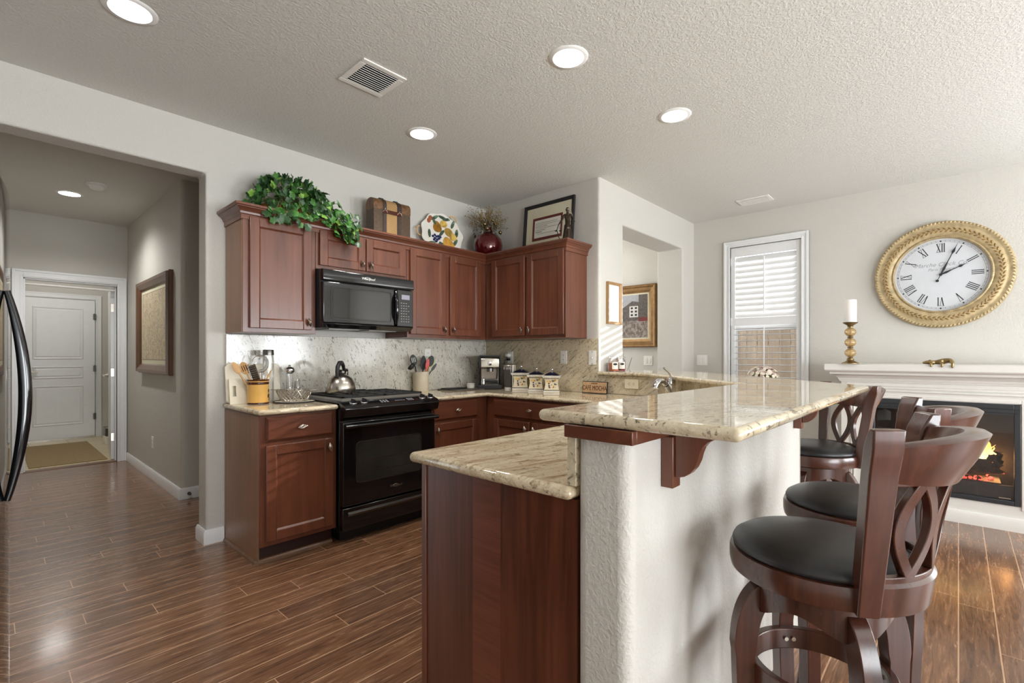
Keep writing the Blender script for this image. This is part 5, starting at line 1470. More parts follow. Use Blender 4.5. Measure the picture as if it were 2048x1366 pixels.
m.build('fluting', M['ceramic'], t, smooth=60)
# coffee machine set across the corner
t = thing('coffee_machine', 'steel and black espresso coffee machine in the corner of the counter', 'coffee machine', (3.33, 3.36, CT), math.radians(-44))
MB().box((-0.10, -0.07, 0.05), (0.10, 0.10, 0.318)).build('housing', BKM, t, bevel=0.016, seg=4)
m = MB(); m.prism([(-0.06, 0.19), (-0.155, 0.205), (-0.155, 0.285), (-0.14, 0.302), (-0.06, 0.302)], 'x', -0.088, 0.088)
hd = m.build('head', M['steel'], t, bevel=0.006, seg=3)
m = MB(); m.prism([(-0.06, 0.185), (-0.158, 0.198), (-0.162, 0.29), (-0.145, 0.315), (-0.06, 0.318)], 'x', -0.101, -0.089); m.prism([(-0.06, 0.185), (-0.158, 0.198), (-0.162, 0.29), (-0.145, 0.315), (-0.06, 0.318)], 'x', 0.089, 0.101); m.box((-0.101, -0.15, 0.303), (0.101, -0.06, 0.320))
m.build('head_trim', BKM, hd, bevel=0.004)
m = MB(); n0 = m.mark(); m.lathe([(0, 0), (0.021, 0), (0.022, 0.004), (0.018, 0.016), (0, 0.018)], n=28); m.xf(n0, Matrix.Translation((0, -0.155, 0.245)) @ Matrix.Rotation(PI/2, 4, 'X')); m.build('dial', M['chrome'], hd, smooth=40)
MB().prism([(-0.07, 0.05), (-0.078, 0.19), (-0.068, 0.19), (-0.06, 0.05)], 'x', -0.082, 0.082).build('back_plate', M['steel'], t)
MB().cyl((0, -0.115, 0.165), (0, -0.115, 0.196), 0.032, n=28).build('group_head', M['steel_dk'], t, smooth=40)
m = MB(); m.tube([(0.068, -0.12, 0.195), (0.07, -0.13, 0.16), (0.066, -0.115, 0.10)], 0.006, 10); m.build('steam_wand', BKM, t, smooth=60)
m = MB(); m.box((-0.112, -0.19, 0.0), (0.112, 0.10, 0.042)); tr_ = m.build('drip_tray', BKM, t, bevel=0.008, seg=3)
m = MB()
for k in range(9): m.box((-0.08, -0.178+0.011*k, 0.0425), (0.08, -0.173+0.011*k, 0.0445))
m.build('grille', M['steel_dk'], tr_)
pf = MB().tube([(-0.05, -0.125, 0.072), (0.0, -0.145, 0.072), (0.075, -0.16, 0.070)], [0.010, 0.012, 0.013], 12).build('portafilter', BKM, t, smooth=60)
MB().lathe([(0, 0.0445), (0.020, 0.0445), (0.020, 0.075), (0.017, 0.080), (0.018, 0.10), (0, 0.102)], (-0.062, -0.125, 0), 24).build('milk_cup', M['chrome'], t, smooth=40)
# can opener
t = thing('can_opener', 'grey and silver electric can opener standing beside the coffee machine', 'can opener', (3.405, 3.175, CT), math.radians(-62))
MB().box((-0.042, -0.058, 0.02), (0.042, 0.05, 0.222)).build('body', M['steel_dk'], t, bevel=0.012, seg=3)
MB().box((0.043, -0.052, 0.004), (0.060, 0.05, 0.228)).build('side_panel', M['ceramic'], t, bevel=0.007)
MB().box((-0.046, -0.062, 0.205), (0.042, 0.052, 0.230)).build('top', M['steel'], t, bevel=0.008)
MB().lathe([(0, 0), (0.034, 0), (0.034, 0.016), (0, 0.018)], (0, -0.03, 0), 28).build('foot', M['white'], t, smooth=40)
m = MB(); m.cyl((0.0, -0.058, 0.195), (0, -0.072, 0.195), 0.012, n=18); m.box((-0.035, -0.070, 0.184), (-0.02, -0.058, 0.208)); m.box((0.012, -0.068, 0.186), (0.028, -0.058, 0.206)); m.build('cutter', M['chrome'], t, smooth=40)
# plug adapter and cord on the wall outlet
t = thing('plug_adapter', 'white plug adapter with a black plug in the outlet behind the can opener', 'plug', (3.4905, 3.245, 1.235), -PI/2)
MB().box((-0.03, -0.045, -0.018), (0.022, 0.0, 0.018)).build('adapter', M['white'], t, bevel=0.014, seg=4)
m = MB(); m.box((-0.016, -0.03, -0.052), (0.012, 0.0, -0.030)); m.build('black_plug', BKM, t, bevel=0.004)
m = MB(); m.tube([(-0.014, -0.03, -0.042), (-0.03, -0.036, -0.05), (-0.038, -0.036, -0.08), (-0.036, -0.03, -0.12), (-0.03, -0.02, -0.20)], 0.0028, 8); m.build('cord', BKM, t, smooth=60)
# three lidded canisters
def canister(label, loc, rz, s):
    t = thing('canister', label, 'canister', loc, rz, 'fruit painted canisters with dark lids')
    def sq(hw, z, wav=0.0, n=12):
        P = []
        for q in range(4):
            for k in range(n):
                u = -1+2*k/n
                bul = 1.0
                x, y = u*hw, -hw*bul
                zz = z+wav*math.cos(u*PI*5)
                a = q*PI/2; P.append(((x*math.cos(a)-y*math.sin(a))*s*1.06, (x*math.sin(a)+y*math.cos(a))*s*1.06, zz*s))
        return P
    m = MB(); m.rings([sq(0.062, 0.014), sq(0.060, 0.03), sq(0.052, 0.07), (sq(0.054, 0.105)), sq(0.062, 0.128), sq(0.064, 0.13)])
    b = m.build('jar', M['ceramic_cr'], t, smooth=40)
    m = MB(); m.rings([sq(0.064, 0.0), sq(0.066, 0.004), sq(0.066, 0.016), sq(0.062, 0.019)]); m.build('foot', M['ceramic'], t, smooth=40)
    m = MB(); m.rings([sq(0.0635, 0.0185), sq(0.064, 0.0195), sq(0.0636, 0.0225), sq(0.0625, 0.0235)], cap=False); m.rings([sq(0.0600, 0.1225), sq(0.0615, 0.1235), sq(0.0625, 0.1262), sq(0.062, 0.1275)], cap=False); m.build('dark_lines', M['navy'], t)
    m = MB(); m.rings([sq(0.066, 0.129, 0.003), sq(0.074, 0.142, 0.004), sq(0.076, 0.148, 0.004), sq(0.070, 0.150, 0.0)]); m.build('scalloped_rim', M['ceramic'], t, smooth=40)
    m = MB(); m.rings([sq(0.069, 0.149), sq(0.060, 0.156), sq(0.045, 0.166), sq(0.025, 0.176), sq(0.010, 0.181)]); l = m.build('lid', M['navy'], t, smooth=50)
    MB().lathe([(0, 0.180*s), (0.012*s, 0.180*s), (0.005*s, 0.187*s), (0.008*s, 0.192*s), (0.013*s, 0.199*s), (0.010*s, 0.208*s), (0, 0.210*s)], n=20).build('lid_knob', M['chrome'], l, smooth=60)
    cols = [M['purple'], M['leafp'], M['ochre'], M['purple'], M['olive']]
    rnd = random.Random(3)
    for side in (0, 3):
        for mi, col in enumerate((M['purple'], M['olive'], M['ochre'])):
            m = MB()
            for k in range(7):
                u = rnd.uniform(-0.042, 0.042); z = rnd.uniform(0.04, 0.112)
                hw = 0.052+0.010*((z-0.075)/0.05)**2+0.0012
                n0 = m.mark(); m.sph((0, 0, 0), rnd.uniform(0.005, 0.009), 4, (1, 0.12, 1.2 if mi != 1 else 0.6))
                m.xf(n0, Matrix.Diagonal((s*1.06, s*1.06, s, 1)) @ Matrix.Rotation(side*PI/2, 4, 'Z') @ Matrix.Translation((u, -hw, z)) @ Matrix.Rotation(rnd.uniform(-1, 1), 4, 'Y'))
            m.build('painted_fruit', col, b, smooth=60)
    return t
M['purple'] = plain('plum_paint', srgb(82, 72, 100), 0.25, var=0.2); M['olive'] = plain('olive_paint', srgb(112, 118, 72), 0.25, var=0.2); M['leafp'] = plain('green_paint', srgb(84, 112, 84), 0.25, var=0.2)
canister('leftmost and largest of the three fruit painted canisters with dark lids', (3.375, 2.99, CT), math.radians(-56), 1.06)
canister('middle fruit painted canister of the three with dark lids', (3.35, 2.785, CT), math.radians(-56), 0.98)
canister('rightmost fruit painted canister nearest the wooden sign', (3.325, 2.59, CT), math.radians(-56), 0.97)
t = thing('recipe_box', 'small cream box tucked behind the leftmost canister', 'box', (3.452, 3.075, CT), -PI/2)
MB().box((-0.03, -0.03, 0), (0.03, 0.03, 0.178)).build('box', M['ivory'], t, bevel=0.004)
MB().box((-0.018, -0.0312, 0.13), (0.018, -0.03, 0.16)).build('dark_label', M['greyp'], t)
# sign
t = thing('wooden_sign', 'small wooden sign reading CAFE MOCHA leaning on the splash', 'sign', (3.455, 2.238, CT), -PI/2)
t.rotation_euler = (math.radians(-7), 0, -PI/2)
MB().box((-0.122, -0.012, 0), (0.122, 0.0, 0.10)).build('board', M['ink'], t, bevel=0.002)
b = MB().box((-0.117, -0.0132, 0.006), (0.117, -0.0118, 0.094)).build('painted_face', plain('sign_tan', srgb(186, 150, 112), 0.6, var=0.18, scale=30), t)
lettering('sign_lettering', 'CAFE MOCHA', 0.054, M['brown_glaze'], b, (0, -0.0132, 0.043), (PI/2, 0, 0), 0.0006, 0.0, sx=0.70)
m = MB()
for k in range(5): m.box((-0.03+0.012*k, -0.0140, 0.078), (-0.022+0.012*k, -0.0131, 0.086))
m.build('cup_mark', M['brown_glaze'], b)
# faucet
t = thing('faucet', 'chrome pull-out kitchen faucet with a raised lever behind the bar', 'faucet', (3.14, 1.43, CT), math.radians(45))
# local: -x points at the sink (down-left of the photo), y along the splash
MB().lathe([(0, 0), (0.034, 0), (0.034, 0.006), (0.028, 0.012), (0.027, 0.09), (0.030, 0.11), (0.031, 0.135), (0.026, 0.155), (0.018, 0.168), (0, 0.17)], n=32).build('column', M['chrome'], t, smooth=50)
m = MB(); m.tube([(0.012, -0.012, 0.06), (-0.02, 0.02, 0.085), (-0.055, 0.055, 0.125), (-0.095, 0.095, 0.150), (-0.13, 0.13, 0.150), (-0.155, 0.155, 0.128), (-0.160, 0.160, 0.108)], [0.017, 0.017, 0.017, 0.018, 0.020, 0.021, 0.019], 16); sp_ = m.build('spout', M['chrome'], t, smooth=60)
MB().cyl((-0.052, 0.052, 0.1215), (-0.057, 0.057, 0.1265), 0.0178, n=16).build('spout_ring', BKM, sp_, smooth=40)
m = MB(); m.tube([(0.0, 0.0, 0.16), (-0.004, 0.004, 0.185), (-0.03, 0.03, 0.21), (-0.075, 0.075, 0.235)], [0.016, 0.012, 0.009, 0.0075], 12, flat=0.8); m.build('lever', M['chrome'], t, smooth=60)

# ================================================================ bar ledge: candle jars, far things
BT = 1.0972
def candle_jar(label, loc, wax, s, lid):
    t = thing('candle_jar', label, 'candle', loc, 0)
    MB().lathe([(0, 0.003), (0.036*s, 0.003), (0.0385*s, 0.010), (0.0385*s, 0.068*s), (0.0, 0.069*s)], n=32).build('wax', wax, t, smooth=50)
    MB().lathe([(0, 0), (0.039*s, 0), (0.0415*s, 0.006), (0.0415*s, 0.088*s), (0.034*s, 0.100*s), (0.033*s, 0.104*s)], n=36).build('glass_jar', M['glass'], t, smooth=50)
    MB().lathe([(0, 0.1045*s), (0.036*s, 0.1045*s), (0.038*s, 0.109*s), (0.036*s, 0.118*s), (0, 0.119*s)], n=32).build('jar_lid', M['glass'], t, smooth=50)
    if lid: MB().lathe([(0, 0.119*s), (0.008, 0.119*s), (0.013, 0.129*s), (0.008, 0.139*s), (0, 0.14*s)], n=18).build('lid_knob', M['glass'], t, smooth=50)
    m = MB(); rings = []
    for k in range(13):
        a = math.radians(-165+70*k/12); r = 0.0418*s
        rings.append([(r*math.cos(a), r*math.sin(a), 0.018*s), ((r+0.0006)*math.cos(a), (r+0.0006)*math.sin(a), 0.018*s), ((r+0.0006)*math.cos(a), (r+0.0006)*math.sin(a), 0.075*s), (r*math.cos(a), r*math.sin(a), 0.075*s)])
    m.rings(rings); lb = m.build('label', M['paper'], t)
    m = MB(); a = math.radians(-130); r = 0.0425*s; n0 = m.mark(); m.sph((0, 0, 0), 0.017*s, 8, (0.06, 1, 0.55)); m.xf(n0, Matrix.Translation((r*math.cos(a), r*math.sin(a), 0.058*s)) @ Matrix.Rotation(a, 4, 'Z')); m.build('label_oval', M['ink'], lb, smooth=60)
    return t
candle_jar('orange jar candle with a pale label on the sunlit bar ledge', (3.632, 2.165, BT), plain('orange_wax', srgb(206, 112, 66), 0.5, var=0.05), 1.05, False)
candle_jar('dark red jar candle with knobbed lid behind the orange one', (3.752, 2.168, BT), plain('red_wax', srgb(140, 34, 50), 0.5, var=0.05), 1.06, True)
t = thing('twig_vase', 'bare curly twigs standing in a vase beyond the pass-through', 'vase', (4.95, 2.93, 0))
MB().lathe([(0, 0), (0.07, 0), (0.10, 0.10), (0.09, 0.4), (0.05, 0.62), (0.06, 0.68), (0.05, 0.68), (0.04, 0.6), (0, 0.5)], n=32).build('vase', M['bronze'], t, smooth=50)
rnd = random.Random(5)
for k in range(9):
    x = y = 0.0; z = 0.5; pts = [(0, 0, z)]; dx, dy = rnd.uniform(-0.05, 0.05), rnd.uniform(-0.09, 0.09)
    for j in range(7):
        x += dx*0.35+rnd.uniform(-0.02, 0.02); y += dy*0.35+rnd.uniform(-0.025, 0.025); z += rnd.uniform(0.085, 0.12)
        pts.append((x, y, min(z, 1.32)))
    MB().tube(pts, [0.004-0.0004*j for j in range(8)], 5).build('twig', M['bronze'], t, smooth=60)
t = thing('side_table', 'small round table behind the bar carrying the dried flowers', 'table', (4.75, 1.30, 0))
MB().cyl((0, 0, 0.72), (0, 0, 0.75), 0.24, n=40).build('top', M['walnut'], t, smooth=40); MB().cyl((0, 0, 0.03), (0, 0, 0.72), 0.03, n=16).build('pedestal', M['walnut'], t, smooth=40); MB().cyl((0, 0, 0), (0, 0, 0.03), 0.17, n=32).build('foot', M['walnut'], t, smooth=40)
t = thing('flower_bowl', 'mound of cream and mauve dried flowers in front of the shuttered window', 'flowers', (4.75, 1.30, 0.7505))
MB().lathe([(0, 0), (0.05, 0), (0.08, 0.10), (0.07, 0.24), (0.08, 0.28), (0.06, 0.28), (0, 0.2)], n=32).build('pot', M['ceramic'], t, smooth=50)
mv = plain('mauve_petal', srgb(170, 140, 134), 0.7, var=0.2); cp_ = plain('cream_petal', srgb(222, 212, 194), 0.7, var=0.1)
for nm, mat, cnt in (('cream_blooms', cp_, 110), ('mauve_blooms', mv, 60)):
    m = MB()
    for k in range(cnt):
        a = rnd.uniform(0, 2*PI); e = rnd.uniform(-0.1, 1.3); r = 0.125
        c = Vector((r*math.cos(e)*math.cos(a), r*math.cos(e)*math.sin(a), 0.300+0.085*math.sin(e)))
        n0 = m.mark()
        for q in range(5): m.sph((0.008*math.cos(q*1.257), 0.008*math.sin(q*1.257), 0), 0.0075, 3, (1, 1, 0.5))
        m.xf(n0, Matrix.Translation(c) @ Vector((math.cos(a)*math.cos(e), math.sin(a)*math.cos(e), math.sin(e)+0.2)).to_track_quat('Z', 'Y').to_matrix().to_4x4())
    o = m.build(nm, mat, t, smooth=70); o['kind'] = 'stuff'
m = MB(); m.sph((0, 0, 0.27), 0.11, 10, (1, 1, 0.7)); m.build('foliage_core', M['olive'], t, smooth=70)

# ================================================================ on top of the wall cabinets
TOP = 2.1285
# ivy in a wicker basket
IX, IY = 1.45, 3.45
t = thing('ivy_plant', 'bushy green ivy in a wicker basket trailing over the cabinet top', 'plant', (IX, IY, TOP))
wk = NT('wicker'); wv = wk.n('ShaderNodeTexWave', wave_type='BANDS', bands_direction='Z'); wk.l(wk.coord(), wv.inputs[0]); wv.inputs['Scale'].default_value = 60; wv.inputs['Distortion'].default_value = 2; wv.inputs['Detail Scale'].default_value = 6
wk.bump(wv.outputs[1], 0.8, 0.01); wk.set(Base_Color=wk.ramp(wv.outputs[1], [(0.2, srgb(110, 62, 24)), (0.7, srgb(206, 138, 70))]), Roughness=0.6)
MB().rings([[(r*1.75*math.cos(2*PI*k/48), r*math.sin(2*PI*k/48), z) for k in range(48)] for r, z in ((0.095, 0.001), (0.105, 0.06), (0.112, 0.115), (0.116, 0.12), (0.107, 0.118), (0.10, 0.06), (0.09, 0.05))]).build('wicker_basket', wk.m, t, smooth=60)
MB().rings([[(r*1.75*math.cos(2*PI*k/40), r*math.sin(2*PI*k/40), z) for k in range(40)] for r, z in ((0.104, 0.10), (0.07, 0.125), (0.001, 0.13))], cap=False).build('soil', M['bronze'], t, smooth=60)
leafm = []
for nm, c1, c2 in (('ivy_dark', srgb(26, 56, 24), srgb(44, 84, 36)), ('ivy_mid', srgb(46, 92, 36), srgb(72, 126, 52)), ('ivy_light', srgb(104, 152, 58), srgb(146, 190, 86))):
    lt = NT(nm); f = lt.noise(lt.coord(), 24, 2); lt.set(Base_Color=lt.ramp(f, [(0.3, c1), (0.7, c2)]), Roughness=0.42); leafm.append(lt.m)
rnd = random.Random(11)
LEAF = []
for k in range(24):
    a = 2*PI*k/24; d = abs(((a-PI/2+PI) % (2*PI))-PI)
    r = 0.62+0.38*abs(math.cos(2.5*(a-PI/2)))**0.7-0.05*d
    LEAF.append((r*math.cos(a)*0.95, r*math.sin(a)))
def leaf(m, c, nrm, down, s):
    n = Vector(nrm).normalized(); d = Vector(down); d = (d-n*d.dot(n)).normalized(); x = d.cross(n)
    cv = m.bm.verts.new(Vector(c)+n*0.12*s)
    V = [m.bm.verts.new(Vector(c)+x*p[0]*s+d*p[1]*s+n*(-0.25*s*(p[0]**2)-0.12*s*max(0, p[1]))) for p in LEAF]
    for i in range(len(V)): m.face([cv, V[i], V[(i+1) % len(V)]])
m = MB()
vines = []
for k in range(520):
    # an oval mound around the basket with a long tail spilling down to the right
    u = rnd.random()
    if u < 0.70:
        a = rnd.uniform(0, 2*PI); e = math.asin(rnd.uniform(-0.05, 1.0))
        rx, ry, rz_ = 0.285, 0.175, 0.255
        p = Vector((rx*math.cos(e)*math.cos(a), ry*math.cos(e)*math.sin(a), 0.10+rz_*math.sin(e)))
        p *= rnd.uniform(0.86, 1.05); p.z -= 0.00
        p.x += 0.02
        if p.x > 0.08: p.z -= 0.18*(p.x-0.08)
        nrm = Vector((p.x/rx**2*0.05, p.y/ry**2*0.03, (p.z-0.05)/rz_**2*0.04))
    elif u < 0.92:
        s = rnd.random()
        p = Vector((0.10+0.28*s+rnd.uniform(-0.05, 0.05), -0.20-0.04*s+rnd.uniform(-0.05, 0.03), 0.15-0.17*s+rnd.uniform(-0.09, 0.09)))
        nrm = Vector((0.3, -1, 0.4))
    else:
        p = Vector((rnd.uniform(-0.24, 0.1), -0.205+rnd.uniform(-0.02, 0.01), rnd.uniform(-0.03, 0.07))); nrm = Vector((0, -1, 0.25))
    if p.y > 0.12: p.y = 0.12
    if p.y > -0.17: p.z = max(p.z, 0.06)
    nrm += Vector((rnd.gauss(0, 0.45), rnd.gauss(0, 0.45), rnd.gauss(0, 0.35)))
    m.mi = rnd.choices((0, 1, 2), (0.5, 0.38, 0.12))[0]
    leaf(m, p, nrm, Vector((rnd.gauss(0, 0.5), rnd.gauss(0, 0.4), -1)), rnd.uniform(0.020, 0.036))
    if k % 6 == 0: vines.append(p)
m.mi = 0
lv = m.build('ivy_leaves', leafm, t, smooth=180); lv['kind'] = 'stuff'
m = MB()
for p in vines:
    q = Vector((p.x*0.5, p.y*0.45, 0.12)); m.tube([(p.x*0.15, p.y*0.15, 0.11), q+Vector((0, 0, 0.06)), p], 0.0016, 4)
m.build('vines', M['olive'], t, smooth=60)
# round topped chest
t = thing('decorative_chest', 'small brown round topped chest with leather straps standing on the cabinets', 'chest', (2.235, 3.43, TOP), math.radians(-4))
w2, dp, hh = 0.165, 0.065, 0.358
def arch(w, z0, h, r, n=8):
    P = [(-w, z0)]
    for k in range(n+1): a = PI-PI/2*k/n; P.append((-w+r+r*math.cos(a), h-r+r*math.sin(a)))
    for k in range(n+1): a = PI/2-PI/2*k/n; P.append((w-r+r*math.cos(a), h-r+r*math.sin(a)))
    return P+[(w, z0)]
# profile in (y, z), extruded along x
leath = plain('cracked_leather', srgb(74, 56, 36), 0.5, var=0.35, scale=60); leath2 = plain('tan_leather', srgb(104, 72, 42), 0.5, var=0.45, scale=45)
MB().prism(arch(dp, 0.0, hh, 0.055), 'x', -w2, w2).build('chest_body', leath, t, smooth=40, bevel=0.003)
for x0, x1 in ((-w2-0.001, -0.085), (0.085, w2+0.001)):
    MB().prism(arch(dp+0.0015, 0.265, hh+0.0015, 0.056), 'x', x0, x1).build('corner_panel', leath2, t, smooth=40)
wov = NT('woven_panel'); ck = wov.n('ShaderNodeTexChecker'); wov.l(wov.coord((1, 1, 1)), ck.inputs[0]); ck.inputs['Scale'].default_value = 150; ck.inputs[1].default_value = srgb(186, 150, 98); ck.inputs[2].default_value = srgb(120, 88, 50); wov.set(Base_Color=ck.outputs[0], Roughness=0.7)
MB().prism(arch(dp+0.002, 0.004, hh+0.002, 0.056), 'x', -0.058, 0.040).build('woven_panel', wov.m, t, smooth=40)
for x0 in (-0.085, 0.045):
    MB().prism(arch(dp+0.005, 0.002, hh+0.005, 0.058), 'x', x0, x0+0.030).build('strap', plain('dark_strap', srgb(58, 42, 36), 0.45, var=0.2), t, smooth=40)
    m = MB(); m.tube([(x0+0.015+0.019*math.cos(a), -dp-0.009, 0.245+0.019*math.sin(a)) for a in [PI*k/10 for k in range(11)]], 0.0028, 8); m.build('buckle', M['pewter'], t, smooth=60)
    MB().sph((x0+0.015, -dp-0.007, 0.275), 0.006, 6).build('stud', M['pewter'], t, smooth=60)
MB().box((-0.085, -dp-0.010, 0.238), (0.075, -dp-0.004, 0.268)).build('cross_strap', M['brown_glaze'], t, bevel=0.003)
for x in (-0.07, 0.06): MB().box((x-0.02, -0.012, hh+0.004), (x+0.02, 0.012, hh+0.016)).build('hinge', M['black_m'], t, bevel=0.003)
# fruit platter leaning on the wall
t = thing('fruit_platter', 'white scalloped ceramic platter painted with fruit leaning on the wall', 'platter', (2.845, 3.46, TOP+0.01))
t.rotation_euler = (math.radians(-14), 0, math.radians(-12)); t.scale = (1.08, 1, 1.04)
def pr_(a, r): return r*(1+0.035*math.cos(9*a)+0.02*math.cos(3*a+1))
m = MB(); n = 108; R_ = 0.215
m.rings([[(pr_(2*PI*k/n, r)*math.cos(2*PI*k/n)*1.02, y, R_+pr_(2*PI*k/n, r)*math.sin(2*PI*k/n)*0.98) for k in range(n)] for r, y in ((0.001, 0.010), (0.13, 0.012), (0.185, -0.006), (0.192, -0.010), (0.190, -0.014), (0.182, -0.011), (0.13, 0.000), (0.001, -0.001))])
m.build('dish', M['ceramic'], t, smooth=50)
for a0 in (PI, 0.9):
    m = MB(); c = Vector((0.20*math.cos(a0), 0, R_+0.19*math.sin(a0)))
    m.tube([c+Vector((0.032*math.cos(a0+PI*(k/10-0.5)), 0, 0.042*math.sin(a0+PI*(k/10-0.5)))) for k in range(11)], 0.006, 8); m.build('handle', M['lwood'], t, smooth=60)
def decal(name, shape, mat, y=-0.003):
    def yy(p):
        r = math.hypot(p[0], p[1]); return 0.0-0.0115*max(0, (r-0.13)/0.052) if r > 0.13 else 0.0
    m = MB(); shape = [(p[0]*1.16, p[1]*1.16) for p in shape]; V = [m.bm.verts.new((p[0], yy(p)+y+0.001, R_+p[1])) for p in shape]; m.face(V)
    bmesh.ops.solidify(m.bm, geom=m.bm.faces[:], thickness=0.0008)
    return m.build(name, mat, t)
def blob(cx, cy, rx, ry, rot=0.0, n=20, pear=0.0):
    P = []
    for k in range(n):
        a = 2*PI*k/n; x, y = rx*math.cos(a)*(1-pear*math.sin(a)), ry*math.sin(a)
        P.append((cx+x*math.cos(rot)-y*math.sin(rot), cy+x*math.sin(rot)+y*math.cos(rot)))
    return P
yl = plain('yellow_glaze', srgb(222, 186, 96), 0.25, var=0.2, scale=20); og = plain('amber_glaze', srgb(206, 152, 66), 0.25, var=0.25, scale=24); gn = plain('sage_glaze', srgb(104, 128, 106), 0.25, var=0.3, scale=20); bl_ = plain('grape_glaze', srgb(56, 62, 116), 0.25, var=0.35, scale=50); rd = plain('rust_glaze', srgb(164, 92, 62), 0.25, var=0.2)
decal('pear', blob(-0.03, 0.055, 0.034, 0.048, 0, pear=0.35), og); decal('pear', blob(0.045, -0.075, 0.044, 0.056, 0.25, pear=0.25), og)
decal('lemon', blob(0.025, 0.085, 0.030, 0.030), yl); decal('lemon', blob(0.06, 0.02, 0.034, 0.040, 0.6), yl); decal('lemon', blob(0.092, -0.015, 0.030, 0.032), yl)
for k, (a, b) in enumerate(((-0.075, -0.03), (-0.06, -0.045), (-0.045, -0.03), (-0.058, -0.018), (-0.03, -0.025), (-0.043, -0.055), (-0.028, -0.045), (-0.015, -0.03), (-0.068, -0.058), (-0.052, -0.07))): decal('grape', blob(a, b, 0.0105, 0.0105, n=12), bl_, -0.0034)
for cx, cy in ((-0.095, 0.095), (-0.082, 0.115)): decal('fig', blob(cx, cy, 0.016, 0.021, -0.4), rd)
for cx, cy, r_ in ((-0.045, 0.125, 0.6), (0.02, 0.135, -0.3), (0.055, 0.125, 0.2), (0.10, 0.09, 1.2), (0.125, 0.02, 1.4), (0.105, -0.06, 1.0), (0.075, -0.125, 0.4), (0.0, -0.09, -0.6), (-0.09, -0.085, 0.3), (-0.035, -0.10, 0.9), (-0.10, -0.01, 1.5), (0.0, 0.005, 0.9), (-0.05, 0.095, 2.0)): decal('leaf', blob(cx, cy, 0.036, 0.012, r_, 14), gn, -0.0028)
# red vase with dried flowers
t = thing('flower_vase', 'round glossy dark red vase of gold dried flowers in the cabinet corner', 'vase', (3.315, 3.37, TOP))
MB().lathe([(0, 0), (0.06, 0), (0.10, 0.045), (0.135, 0.110), (0.146, 0.170), (0.135, 0.225), (0.100, 0.268), (0.060, 0.284), (0.047, 0.294), (0.047, 0.318), (0.066, 0.334), (0.062, 0.338), (0.042, 0.32), (0.034, 0.28), (0, 0.27)], n=64).build('vase', M['maroon'], t, smooth=60)
gl1 = plain('dried_gold', srgb(150, 124, 78), 0.5, 0.3, var=0.35); gl2 = plain('dark_stem', srgb(84, 76, 58), 0.7, var=0.2)
rnd = random.Random(23)
m = MB(); b = MB()
for k in range(90):
    a = rnd.uniform(0, 2*PI); sp = rnd.uniform(0.2, 1.0); h = rnd.uniform(0.40, 0.54) if rnd.random() < 0.7 else rnd.uniform(0.36, 0.44)
    ex = 0.24*sp*math.cos(a); ey = 0.20*sp*math.sin(a)
    tip = Vector((ex, min(ey, 0.18), h)); mid = Vector((ex*0.4, ey*0.4, 0.325+(h-0.325)*0.55))
    m.tube([(0.01*math.cos(a), 0.01*math.sin(a), 0.29), mid, tip], [0.0015, 0.0012, 0.0008], 4)
    for q in range(10):
        f = rnd.uniform(0.25, 1.0); p = mid.lerp(tip, f)+Vector((rnd.gauss(0, 0.014), rnd.gauss(0, 0.014), rnd.gauss(0, 0.012)))
        b.sph(p, rnd.uniform(0.0025, 0.006), 3)
m.build('dried_stems', gl2, t, smooth=60); o = b.build('dried_berries', gl1, t, smooth=70); o['kind'] = 'stuff'
m = MB()
for k in range(34):
    a = rnd.uniform(0, 2*PI); r = rnd.uniform(0.05, 0.15); c = Vector((r*math.cos(a), r*math.sin(a), rnd.uniform(0.25, 0.35))); leaf(m, c, (math.cos(a), math.sin(a), 0.4), (math.cos(a), math.sin(a), rnd.uniform(0, 1)), rnd.uniform(0.014, 0.024))
m.build('dried_leaves', gl2, t, smooth=180)
for c, r in (((-0.095, -0.05, 0.355), 0.021), ((-0.085, -0.075, 0.312), 0.019), ((0.05, -0.05, 0.385), 0.022), ((0.10, -0.07, 0.308), 0.018), ((0.005, -0.06, 0.41), 0.016)):
    MB().sph(c, r, 12).build('gold_ball', M['brass'], t, smooth=80)
# bronze statuette
t = thing('statuette', 'dark bronze statuette of a robed standing woman with scales and sword', 'statuette', (3.285, 2.395, TOP+0.02), math.radians(-52))
MB().lathe([(0, 0), (0.045, 0), (0.047, 0.008), (0.04, 0.018), (0, 0.018)], n=32).build('plinth', M['bronze'], t, smooth=40)
P = [(0, 0, 0.165), (0, 0.004, 0.205), (0.0, 0, 0.240), (0, -0.002, 0.262), (0, -0.004, 0.275), (0.0, -0.006, 0.296), (0.0, -0.004, 0.308),
     (-0.028, 0, 0.252), (-0.045, -0.008, 0.215), (-0.066, -0.022, 0.180), (-0.074, -0.026, 0.168),
     (0.028, 0, 0.252), (0.044, -0.004, 0.216), (0.040, -0.030, 0.190), (0.040, -0.040, 0.184),
     (-0.014, -0.004, 0.12), (-0.016, -0.012, 0.07), (-0.014, -0.004, 0.024), (0.014, 0.002, 0.12), (0.015, 0.0, 0.07), (0.014, 0.006, 0.024), (-0.015, -0.022, 0.022), (0.014, -0.012, 0.022)]
E_ = [(0, 1), (1, 2), (2, 3), (3, 4), (4, 5), (5, 6), (2, 7), (7, 8), (8, 9), (9, 10), (2, 11), (11, 12), (12, 13), (13, 14), (0, 15), (15, 16), (16, 17), (17, 21), (0, 18), (18, 19), (19, 20), (20, 22)]
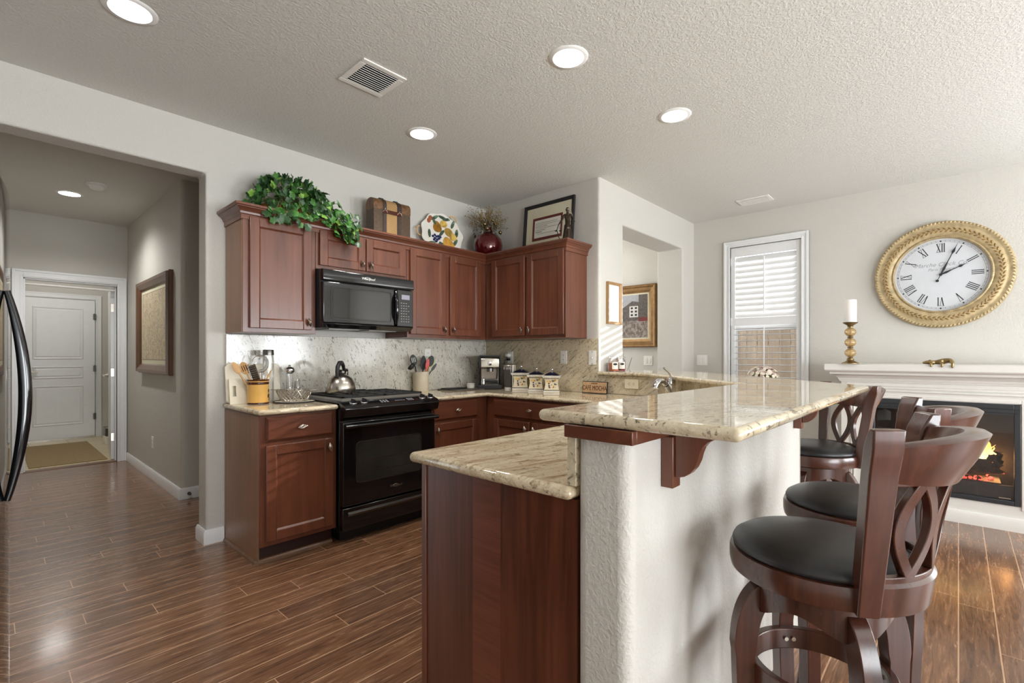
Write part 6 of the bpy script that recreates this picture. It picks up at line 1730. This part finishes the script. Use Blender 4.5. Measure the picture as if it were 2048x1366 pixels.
skin('body', P, E_, [(0.026, 0.019), (0.020, 0.016), (0.026, 0.017), 0.010, 0.010, 0.015, 0.010, 0.012, 0.009, 0.0065, 0.006, 0.012, 0.009, 0.0065, 0.006, 0.018, 0.013, 0.009, 0.018, 0.013, 0.009, 0.007, 0.007], M['bronze'], t)
m = MB(); rings = []
for i in range(12):
    f = i/11; r = 0.027+0.018*f
    rings.append([((r*(1+0.10*math.cos(9*a+f*2)*f))*math.cos(a), (r*0.78*(1+0.10*math.cos(9*a+f*2)*f))*math.sin(a)+0.004, 0.172-0.150*f) for a in [2*PI*k/54 for k in range(54)]])
m.rings(rings); m.build('robe', M['bronze'], t, smooth=70)
m = MB(); m.sph((0, -0.002, 0.300), 0.0165, 8, (1, 1.05, 1.0)); m.sph((0, 0.016, 0.298), 0.009, 6); m.build('hair', M['bronze'], t, smooth=70)
m = MB(); m.tube([(0.016*math.cos(a), -0.005+0.0175*math.sin(a), 0.297) for a in [2*PI*k/24 for k in range(24)]], 0.0035, 6, closed=True); m.tube([(0.01, 0.012, 0.297), (0.03, 0.016, 0.285), (0.040, 0.014, 0.255), (0.043, 0.01, 0.22)], 0.004, 6); m.build('blindfold', M['pewter'], t, smooth=70)
m = MB(); m.tube([(0.040, -0.044, 0.205), (0.040, -0.048, 0.018)], [0.003, 0.002], 8, flat=0.6); m.tube([(0.020, -0.044, 0.188), (0.060, -0.044, 0.188)], 0.0028, 8); m.build('sword', M['bronze'], t, smooth=60)
m = MB(); m.tube([(-0.074, -0.026, 0.172), (-0.090, -0.03, 0.120), (-0.060, -0.034, 0.022)], 0.0035, 8); m.build('scale_beam', M['bronze'], t, smooth=60)
for s in (-1, 1):
    m = MB(); cx = -0.078+0.018*s
    m.lathe([(0, 0.128), (0.012, 0.133), (0.013, 0.136), (0, 0.136)], (cx, -0.036, -0.02), 16); m.tube([(cx, -0.036, 0.116), (-0.074, -0.028, 0.166)], 0.001, 4); m.build('scale_pan', M['bronze'], t, smooth=60)
